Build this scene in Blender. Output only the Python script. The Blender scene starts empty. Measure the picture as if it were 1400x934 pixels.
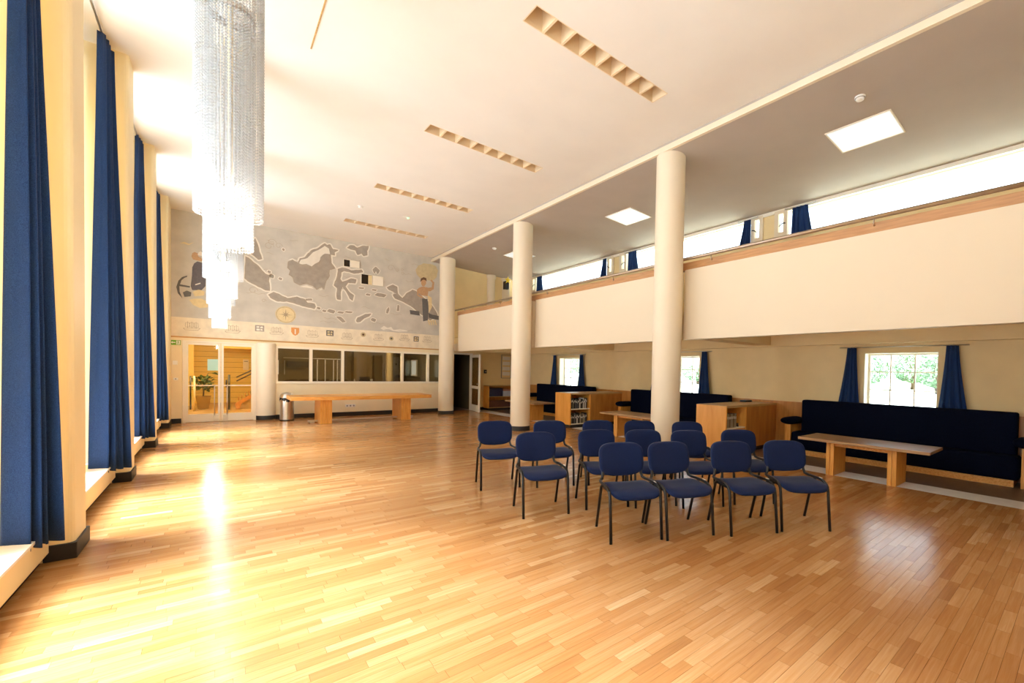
import bpy, bmesh, math, random
from mathutils import Vector, Matrix
from mathutils.geometry import tessellate_polygon
random.seed(11)
SC = bpy.context.scene
COL = SC.collection
PI = math.pi

def lin(r, g, b):
    f = lambda c: (c / 12.92 if c <= .04045 else ((c + .055) / 1.055) ** 2.4)
    return (f(r / 255), f(g / 255), f(b / 255), 1)

# ------------------------------------------------------------------ camera
cam_d = bpy.data.cameras.new('camera'); cam = bpy.data.objects.new('camera', cam_d); COL.objects.link(cam)
FPX, YAW, PITCH, ROLL = 595.9016, 0.7191537, -0.0217525, 0.0207105
H = 1.52
fwd = Vector((math.sin(YAW) * math.cos(PITCH), math.cos(YAW) * math.cos(PITCH), math.sin(PITCH)))
rt = Vector((math.cos(YAW), -math.sin(YAW), 0)); up = rt.cross(fwd)
CR = math.cos(ROLL) * rt + math.sin(ROLL) * up; CU = -math.sin(ROLL) * rt + math.cos(ROLL) * up
cam.matrix_world = Matrix(((CR.x, CU.x, -fwd.x, 0), (CR.y, CU.y, -fwd.y, 0), (CR.z, CU.z, -fwd.z, H), (0, 0, 0, 1)))
cam_d.sensor_width = 36; cam_d.lens = FPX / 1400 * 36
cam_d.shift_x = -115.7675 / 1400; cam_d.shift_y = 54.3716 / 1400
cam_d.clip_start = .05; cam_d.clip_end = 500
SC.camera = cam

# ------------------------------------------------------------------ world, exposure
SC.view_settings.view_transform = 'Standard'; SC.view_settings.look = 'None'
SC.view_settings.gamma = 1; SC.view_settings.use_curve_mapping = False
SC.view_settings.exposure = -0.40
SC.cycles.max_bounces = 14; SC.cycles.diffuse_bounces = 8; SC.cycles.glossy_bounces = 5
SC.cycles.transmission_bounces = 8; SC.cycles.transparent_max_bounces = 16
SC.cycles.sample_clamp_indirect = 8
SC.cycles.caustics_reflective = False; SC.cycles.caustics_refractive = False
world = bpy.data.worlds.new('overcast_sky'); SC.world = world; world.use_nodes = True
wb = world.node_tree.nodes['Background']
wb.inputs[0].default_value = (0.79, 0.90, 1.0, 1); wb.inputs[1].default_value = 4.3

sun_d = bpy.data.lights.new('hazy_sun', 'SUN'); sun_d.energy = 54; sun_d.angle = math.radians(34); sun_d.color = (.86, .93, 1)
sun = bpy.data.objects.new('hazy_sun', sun_d); COL.objects.link(sun); sun.location = (-12, 6, 12)
sun.rotation_euler = (0, -math.radians(90 - 66), 0)      # shines straight in through the tall left windows
def area(name, loc, rot, sx, sy, power, color, spread=PI):
    d = bpy.data.lights.new(name, 'AREA'); d.shape = 'RECTANGLE'; d.size = sx; d.size_y = sy
    d.energy = power; d.color = color; d.spread = spread
    o = bpy.data.objects.new(name, d); COL.objects.link(o); o.location = loc; o.rotation_euler = rot
    return o

# ------------------------------------------------------------------ materials
MATS = {}
def nodes_of(name):
    m = bpy.data.materials.new(name); m.use_nodes = True; nt = m.node_tree
    return m, nt, nt.nodes['Principled BSDF']

def mat(name, col, rough=.6, spec=.5, metal=0, vary=.06, scale=6, bump=0, bscale=60, coat=0):
    """plain procedural surface: slight noise in tone, optional fine relief"""
    if name in MATS: return MATS[name]
    m, nt, p = nodes_of(name); N = nt.nodes; L = nt.links
    tc = N.new('ShaderNodeTexCoord'); nz = N.new('ShaderNodeTexNoise'); nz.inputs['Scale'].default_value = scale
    nz.inputs['Detail'].default_value = 4
    L.new(tc.outputs['Object'], nz.inputs['Vector'])
    r = N.new('ShaderNodeValToRGB'); L.new(nz.outputs['Fac'], r.inputs['Fac'])
    a = [max(0, c * (1 - vary)) for c in col[:3]] + [1]; b = [min(1, c * (1 + vary)) for c in col[:3]] + [1]
    r.color_ramp.elements[0].position = .3; r.color_ramp.elements[0].color = a
    r.color_ramp.elements[1].position = .7; r.color_ramp.elements[1].color = b
    L.new(r.outputs['Color'], p.inputs['Base Color'])
    p.inputs['Roughness'].default_value = rough; p.inputs['Metallic'].default_value = metal
    p.inputs['Specular IOR Level'].default_value = spec; p.inputs['Coat Weight'].default_value = coat
    if bump:
        n2 = N.new('ShaderNodeTexNoise'); n2.inputs['Scale'].default_value = bscale; n2.inputs['Detail'].default_value = 5
        L.new(tc.outputs['Object'], n2.inputs['Vector'])
        bm_ = N.new('ShaderNodeBump'); bm_.inputs['Strength'].default_value = bump; bm_.inputs['Distance'].default_value = .01
        L.new(n2.outputs['Fac'], bm_.inputs['Height']); L.new(bm_.outputs['Normal'], p.inputs['Normal'])
    MATS[name] = m; return m

def wood(name, c1, c2, rough=.4, axis='X', stretch=14, scale=3.0, coat=.2):
    m, nt, p = nodes_of(name); N = nt.nodes; L = nt.links
    tc = N.new('ShaderNodeTexCoord'); mp = N.new('ShaderNodeMapping')
    s = [scale * stretch] * 3; s['XYZ'.index(axis)] = scale
    mp.inputs['Scale'].default_value = s
    L.new(tc.outputs['Object'], mp.inputs['Vector'])
    nz = N.new('ShaderNodeTexNoise'); nz.inputs['Scale'].default_value = 1; nz.inputs['Detail'].default_value = 6
    nz.inputs['Distortion'].default_value = .6
    L.new(mp.outputs['Vector'], nz.inputs['Vector'])
    r = N.new('ShaderNodeValToRGB'); L.new(nz.outputs['Fac'], r.inputs['Fac'])
    r.color_ramp.elements[0].position = .3; r.color_ramp.elements[0].color = c1
    r.color_ramp.elements[1].position = .72; r.color_ramp.elements[1].color = c2
    L.new(r.outputs['Color'], p.inputs['Base Color'])
    p.inputs['Roughness'].default_value = rough; p.inputs['Coat Weight'].default_value = coat
    p.inputs['Coat Roughness'].default_value = .25
    MATS[name] = m; return m

def floor_mat():
    m, nt, p = nodes_of('oak_strip'); N = nt.nodes; L = nt.links
    at = N.new('ShaderNodeAttribute'); at.attribute_name = 'tone'
    tc = N.new('ShaderNodeTexCoord')
    geo = N.new('ShaderNodeNewGeometry')
    mp = N.new('ShaderNodeMapping'); mp.inputs['Scale'].default_value = (3, 70, 3)
    L.new(geo.outputs['Position'], mp.inputs['Vector'])
    # shift the grain from plank to plank
    ad = N.new('ShaderNodeVectorMath'); ad.operation = 'ADD'; L.new(mp.outputs['Vector'], ad.inputs[0])
    sc_ = N.new('ShaderNodeVectorMath'); sc_.operation = 'SCALE'; sc_.inputs['Scale'].default_value = 90
    L.new(at.outputs['Color'], sc_.inputs[0]); L.new(sc_.outputs['Vector'], ad.inputs[1])
    nz = N.new('ShaderNodeTexNoise'); nz.inputs['Detail'].default_value = 6; nz.inputs['Scale'].default_value = 1
    nz.inputs['Distortion'].default_value = .8
    L.new(ad.outputs['Vector'], nz.inputs['Vector'])
    sep = N.new('ShaderNodeSeparateColor'); L.new(at.outputs['Color'], sep.inputs['Color'])
    ma = N.new('ShaderNodeMath'); ma.operation = 'MULTIPLY_ADD'; ma.inputs[1].default_value = .5; L.new(nz.outputs['Fac'], ma.inputs[0])
    ms = N.new('ShaderNodeMath'); ms.operation = 'MULTIPLY_ADD'; ms.inputs[1].default_value = .95; ms.inputs[2].default_value = -.25
    L.new(sep.outputs['Red'], ms.inputs[0]); L.new(ms.outputs[0], ma.inputs[2])
    r = N.new('ShaderNodeValToRGB'); L.new(ma.outputs[0], r.inputs['Fac'])
    e = r.color_ramp.elements
    e[0].position = .0; e[0].color = lin(142, 94, 50)
    e[1].position = 1; e[1].color = lin(218, 186, 144)
    k = e.new(.38); k.color = lin(172, 120, 70)
    k = e.new(.65); k.color = lin(188, 142, 94)
    L.new(r.outputs['Color'], p.inputs['Base Color'])
    rr = N.new('ShaderNodeTexNoise'); rr.inputs['Scale'].default_value = 2.2; rr.inputs['Detail'].default_value = 5
    L.new(geo.outputs['Position'], rr.inputs['Vector'])
    mr = N.new('ShaderNodeMapRange'); mr.inputs['To Min'].default_value = .13; mr.inputs['To Max'].default_value = .26
    L.new(rr.outputs['Fac'], mr.inputs['Value']); L.new(mr.outputs['Result'], p.inputs['Roughness'])
    p.inputs['Specular IOR Level'].default_value = .5
    bm_ = N.new('ShaderNodeBump'); bm_.inputs['Strength'].default_value = .08; bm_.inputs['Distance'].default_value = .004
    L.new(nz.outputs['Fac'], bm_.inputs['Height']); L.new(bm_.outputs['Normal'], p.inputs['Normal'])
    MATS['oak_strip'] = m; return m

def cloth(name, col, col2, trans=.25, weave=500):
    m, nt, p = nodes_of(name); N = nt.nodes; L = nt.links
    out = N['Material Output']
    tc = N.new('ShaderNodeTexCoord'); nz = N.new('ShaderNodeTexNoise'); nz.inputs['Scale'].default_value = weave
    nz.inputs['Detail'].default_value = 3
    L.new(tc.outputs['Object'], nz.inputs['Vector'])
    r = N.new('ShaderNodeValToRGB'); L.new(nz.outputs['Fac'], r.inputs['Fac'])
    r.color_ramp.elements[0].position = .35; r.color_ramp.elements[0].color = col
    r.color_ramp.elements[1].position = .65; r.color_ramp.elements[1].color = col2
    L.new(r.outputs['Color'], p.inputs['Base Color']); p.inputs['Roughness'].default_value = .85
    p.inputs['Sheen Weight'].default_value = .1; p.inputs['Sheen Roughness'].default_value = .4
    p.inputs['Specular IOR Level'].default_value = .2
    if trans:
        t = N.new('ShaderNodeBsdfTranslucent'); L.new(r.outputs['Color'], t.inputs['Color'])
        mx = N.new('ShaderNodeMixShader'); mx.inputs[0].default_value = trans
        L.new(p.outputs[0], mx.inputs[1]); L.new(t.outputs[0], mx.inputs[2]); L.new(mx.outputs[0], out.inputs['Surface'])
    MATS[name] = m; return m

def glass(name, tint=(1, 1, 1, 1), refl=.12, rough=.02):
    m, nt, p = nodes_of(name); N = nt.nodes; L = nt.links; N.remove(p)
    out = N['Material Output']
    t = N.new('ShaderNodeBsdfTransparent'); t.inputs['Color'].default_value = tint
    g = N.new('ShaderNodeBsdfGlossy'); g.inputs['Roughness'].default_value = rough
    lw = N.new('ShaderNodeLayerWeight'); lw.inputs['Blend'].default_value = .5
    pw = N.new('ShaderNodeMath'); pw.operation = 'POWER'; pw.inputs[1].default_value = 4; L.new(lw.outputs['Facing'], pw.inputs[0])
    ml = N.new('ShaderNodeMath'); ml.operation = 'MULTIPLY_ADD'; ml.inputs[1].default_value = .35; ml.inputs[2].default_value = refl
    ml.use_clamp = True
    L.new(pw.outputs[0], ml.inputs[0])
    mx = N.new('ShaderNodeMixShader'); L.new(ml.outputs[0], mx.inputs[0])
    L.new(t.outputs[0], mx.inputs[1]); L.new(g.outputs[0], mx.inputs[2]); L.new(mx.outputs[0], out.inputs['Surface'])
    MATS[name] = m; return m

def glow(name, col, strength):
    m, nt, p = nodes_of(name)
    p.inputs['Base Color'].default_value = col; p.inputs['Emission Color'].default_value = col
    p.inputs['Emission Strength'].default_value = strength
    MATS[name] = m; return m

M = MATS
mat('louvre_tan', lin(234, 212, 176), .8, .2, vary=.03)
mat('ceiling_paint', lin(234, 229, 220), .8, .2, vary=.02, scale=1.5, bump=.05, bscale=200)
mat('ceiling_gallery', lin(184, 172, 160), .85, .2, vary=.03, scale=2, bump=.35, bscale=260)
mat('column_paint', lin(231, 217, 192), .55, .3, vary=.02, scale=2)
mat('pilaster_paint', lin(244, 226, 182), .55, .3, vary=.02, scale=2)
mat('parapet_paint', lin(229, 214, 188), .6, .3, vary=.015, scale=1.2)
mat('wall_paint', lin(236, 212, 160), .7, .25, vary=.03, scale=3, bump=.2, bscale=180)
mat('lower_wall_paint', lin(243, 228, 194), .6, .3, vary=.02, scale=3)
mat('white_paint', lin(244, 236, 218), .4, .4, vary=.015, scale=5)
mat('sill_white', lin(246, 244, 240), .4, .4, vary=.015)
mat('black_base', lin(30, 27, 26), .6, .5, vary=.15, scale=9)
mat('black_metal', lin(20, 20, 24), .35, .5, vary=.1, scale=20)
mat('dark_gap', lin(40, 28, 18), .9, .1, vary=.1)
mat('floor_base', lin(74, 42, 18), .8, .2, vary=.1)
mat('dark_lino', lin(104, 82, 62), .45, .4, vary=.12, scale=9)
mat('pale_strip', lin(222, 220, 218), .35, .5, vary=.06, scale=7)
mat('steel', (.62, .6, .58, 1), .28, .5, metal=1, vary=.05, scale=12)
mat('rail_metal', (.5, .4, .3, 1), .4, .5, metal=.8, vary=.05)
mat('navy_velvet', lin(12, 16, 34), .95, .08, vary=.25, scale=60, bump=.3, bscale=600)
mat('fresco', lin(203, 197, 186), .9, .15, vary=.09, scale=3, bump=.1, bscale=80)
mat('fresco_band', lin(236, 224, 200), .9, .15, vary=.09, scale=5, bump=.1, bscale=80)
mat('fresco_coast', lin(232, 226, 214), .9, .15, vary=.04, scale=9)
mat('fresco_land', lin(168, 158, 146), .9, .15, vary=.10, scale=8)
mat('fresco_line', lin(176, 156, 128), .9, .15, vary=.08, scale=9)
mat('fresco_sun', lin(206, 188, 148), .9, .15, vary=.08, scale=9)
mat('fresco_cream', lin(226, 206, 160), .9, .15, vary=.06, scale=14)
mat('fresco_skin', lin(196, 158, 122), .9, .15, vary=.08, scale=20)
mat('fresco_dark', lin(110, 84, 66), .9, .15, vary=.08, scale=20)
mat('fresco_slate', lin(108, 106, 104), .9, .15, vary=.08, scale=20)
mat('fresco_navy', lin(112, 108, 112), .9, .15, vary=.08, scale=20)
mat('fresco_orange', lin(226, 160, 100), .9, .15, vary=.05, scale=20)
mat('fresco_white', lin(238, 230, 216), .9, .15, vary=.03, scale=20)
mat('lobby_wall', lin(238, 212, 120), .6, .3, vary=.03, scale=2)
mat('lobby_floor', lin(176, 146, 100), .4, .4, vary=.08, scale=3)
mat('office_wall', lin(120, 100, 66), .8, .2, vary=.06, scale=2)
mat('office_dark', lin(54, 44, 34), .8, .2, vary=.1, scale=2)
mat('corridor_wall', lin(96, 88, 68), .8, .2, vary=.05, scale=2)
mat('grey_plastic', lin(150, 146, 140), .4, .5)
mat('white_plastic', lin(240, 238, 232), .35, .5, vary=.01)
mat('green_sign', lin(112, 170, 44), .4, .4, vary=.03)
mat('leaf_green', lin(62, 92, 44), .5, .4, vary=.3, scale=14)
mat('hedge_green', lin(104, 132, 96), .7, .3, vary=.35, scale=1.5)
mat('bark', lin(92, 76, 60), .9, .1, vary=.2, scale=8)
mat('terracotta', lin(176, 150, 100), .8, .2, vary=.1)
mat('paper_mint', lin(190, 232, 220), .7, .2, vary=.02)
mat('paper_white', lin(238, 234, 224), .7, .2, vary=.03)
mat('paper_ink', lin(130, 140, 140), .8, .1, vary=.1)
mat('star_yellow', lin(240, 210, 60), .6, .2, vary=.05)
mat('outdoor_ground', lin(190, 193, 198), .9, .1, vary=.04, scale=.4)
mat('lawn', lin(214, 220, 204), .9, .1, vary=.06, scale=.6)
mat('black_bag', lin(34, 32, 38), .25, .5, vary=.2, scale=30)
wood('oak_table', lin(214, 142, 56), lin(240, 182, 98), axis='X')
wood('oak_table_v', lin(212, 144, 58), lin(238, 178, 92), axis='Z')
wood('oak_cab', lin(232, 158, 66), lin(248, 184, 92), axis='Z', stretch=6, scale=1.6)
wood('oak_top', lin(176, 140, 88), lin(206, 172, 116), axis='X')
wood('oak_panel', lin(176, 112, 46), lin(204, 142, 68), axis='Z', stretch=8, scale=1.5)
wood('oak_worn', lin(150, 112, 72), lin(196, 160, 116), axis='Y', rough=.3)
wood('cap_wood', lin(176, 126, 78), lin(202, 152, 102), axis='Y')
wood('ledge_wood', lin(190, 140, 76), lin(214, 166, 100), axis='X')
floor_mat()
cloth('chair_fabric', lin(12, 23, 54), lin(24, 41, 86), 0, 420)
cloth('curtain_blue', lin(30, 52, 94), lin(46, 76, 128), .22, 260)
cloth('curtain_dark', lin(14, 34, 74), lin(26, 54, 104), .12, 260)
cloth('sheer_cream', lin(248, 222, 160), lin(252, 232, 184), .5, 200)
glass('window_glass', (.97, .99, .99, 1), .02)
glass('office_glass', (.66, .62, .54, 1), .06)
glass('door_glass', (.95, .92, .8, 1), .03)
glow('lamp_white', (1, .97, .92, 1), 8); glow('bowl_glass', (1, .97, .93, 1), 5)
glow('skylight_pane', (.80, .92, 1, 1), .78)
glow('led_green', (.3, 1, .5, 1), 4)
def bead_mat():
    m, nt, p = nodes_of('glass_bead'); N = nt.nodes; L = nt.links; out = N['Material Output']
    p.inputs['Base Color'].default_value = (.72, .74, .77, 1); p.inputs['Roughness'].default_value = .12
    t = N.new('ShaderNodeBsdfTranslucent'); t.inputs['Color'].default_value = (.80, .82, .84, 1)
    g = N.new('ShaderNodeBsdfTransparent')
    a = N.new('ShaderNodeMixShader'); a.inputs[0].default_value = .45; L.new(p.outputs[0], a.inputs[1]); L.new(t.outputs[0], a.inputs[2])
    b = N.new('ShaderNodeMixShader'); b.inputs[0].default_value = .2; L.new(a.outputs[0], b.inputs[1]); L.new(g.outputs[0], b.inputs[2])
    L.new(b.outputs[0], out.inputs['Surface']); MATS['glass_bead'] = m
bead_mat()

# ------------------------------------------------------------------ mesh helpers
class MB:
    def __init__(s): s.v = []; s.f = []; s.sm = []; s.nb = 0
    def add(s, vs, fs, smooth=False):
        b = len(s.v); s.v += [tuple(v) for v in vs]
        for f in fs: s.f.append(tuple(i + b for i in f)); s.sm.append(smooth)
        return s
    def box(s, x0, x1, y0, y1, z0, z1):
        if x0 > x1: x0, x1 = x1, x0
        if y0 > y1: y0, y1 = y1, y0
        if z0 > z1: z0, z1 = z1, z0
        e = .00012 * (s.nb % 9); s.nb += 1          # pieces joined in one mesh never share a face plane
        x0 -= e; x1 += e; y0 -= e; y1 += e; z0 -= e; z1 += e
        return s.add([(x0, y0, z0), (x1, y0, z0), (x1, y1, z0), (x0, y1, z0), (x0, y0, z1), (x1, y0, z1), (x1, y1, z1), (x0, y1, z1)],
                     [(3, 2, 1, 0), (4, 5, 6, 7), (0, 1, 5, 4), (1, 2, 6, 5), (2, 3, 7, 6), (3, 0, 4, 7)])
    def tube(s, pts, r, n=10, caps=True):
        pts = [Vector(p) for p in pts]; rs = r if isinstance(r, (list, tuple)) else [r] * len(pts)
        vs = []; fs = []; prev = None
        for i, p in enumerate(pts):
            d = (pts[min(i + 1, len(pts) - 1)] - pts[max(i - 1, 0)]).normalized()
            a = prev if prev is not None else (Vector((0, 0, 1)) if abs(d.z) < .9 else Vector((1, 0, 0)))
            u = (a - d * a.dot(d)).normalized(); w = d.cross(u); prev = u
            for k in range(n):
                t = 2 * PI * k / n; vs.append(p + (u * math.cos(t) + w * math.sin(t)) * rs[i])
        for i in range(len(pts) - 1):
            for k in range(n):
                a = i * n + k; b = i * n + (k + 1) % n; fs.append((a, b, b + n, a + n))
        s.add(vs, fs, True)
        if caps:
            b = len(s.v) - len(vs)
            s.f.append(tuple(b + k for k in range(n))[::-1]); s.sm.append(False)
            s.f.append(tuple(b + (len(pts) - 1) * n + k for k in range(n))); s.sm.append(False)
        return s
    def lathe(s, cx, cy, prof, n=40, smooth=True, a0=0, a1=2 * PI):
        full = abs(a1 - a0 - 2 * PI) < 1e-6; m = n if full else n + 1
        vs = []; fs = []
        for r, z in prof:
            for k in range(m):
                t = a0 + (a1 - a0) * k / n; vs.append((cx + r * math.cos(t), cy + r * math.sin(t), z))
        for i in range(len(prof) - 1):
            for k in range(n):
                a = i * m + k; b = i * m + ((k + 1) % m if full else k + 1); fs.append((a, b, b + m, a + m))
        return s.add(vs, fs, smooth)
    def prism(s, poly, fn0, fn1):
        """poly of 2-D points; fn0 / fn1 place it as the two end faces"""
        n = len(poly); vs = [fn0(*p) for p in poly] + [fn1(*p) for p in poly]
        tri = tessellate_polygon([[Vector((p[0], p[1], 0)) for p in poly]]) if n > 4 else [tuple(range(n))]
        fs = [tuple(t)[::-1] for t in tri] + [tuple(i + n for i in t) for t in tri] + [(i, (i + 1) % n, n + (i + 1) % n, n + i) for i in range(n)]
        return s.add(vs, fs)
    def grid(s, fn, nu, nv, smooth=True):
        vs = [fn(i / nu, j / nv) for j in range(nv + 1) for i in range(nu + 1)]
        fs = [(j * (nu + 1) + i, j * (nu + 1) + i + 1, (j + 1) * (nu + 1) + i + 1, (j + 1) * (nu + 1) + i) for j in range(nv) for i in range(nu)]
        return s.add(vs, fs, smooth)
    def mesh(s, name, m):
        me = bpy.data.meshes.new(name); me.from_pydata(s.v, [], s.f)
        me.polygons.foreach_set('use_smooth', s.sm)
        me.materials.append(MATS[m] if isinstance(m, str) else m)
        bm = bmesh.new(); bm.from_mesh(me); bmesh.ops.recalc_face_normals(bm, faces=bm.faces); bm.to_mesh(me); bm.free()
        return me
    def build(s, name, m, parent=None, bevel=0, seg=2, solid=0):
        o = bpy.data.objects.new(name, s.mesh(name, m)); COL.objects.link(o)
        if parent: o.parent = parent
        if solid:
            md = o.modifiers.new('thick', 'SOLIDIFY'); md.thickness = solid; md.offset = 0
        if bevel:
            md = o.modifiers.new('edge', 'BEVEL'); md.width = bevel; md.segments = seg; md.limit_method = 'ANGLE'
            md.angle_limit = math.radians(40)
        return o

def rbox(x0, x1, y0, y1, z0, z1): return MB().box(x0, x1, y0, y1, z0, z1)
def thing(name, label, cat, loc=(0, 0, 0), rz=0, group=None):
    o = bpy.data.objects.new(name, None); COL.objects.link(o); o.location = loc; o.rotation_euler = (0, 0, rz)
    o.empty_display_size = .1
    o['label'] = label; o['category'] = cat
    if group: o['group'] = group
    return o
def tag(o, label, cat, group=None):
    o['label'] = label; o['category'] = cat
    if group: o['group'] = group
    return o
def struct(name, mb, m, parent=None, **k):
    o = mb.build(name, m, parent, **k)
    if parent is None: o['kind'] = 'structure'
    return o
def sroot(name, loc=(0, 0, 0)):
    o = bpy.data.objects.new(name, None); COL.objects.link(o); o.location = loc; o['kind'] = 'structure'; return o
def kids(o): return [c for c in bpy.data.objects if c.parent is o]
def copy_tree(o, parent=None):
    ch = list(o.children)
    c = o.copy(); COL.objects.link(c)
    if parent is not None: c.parent = parent
    for k in ch: copy_tree(k, c)
    return c
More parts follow.
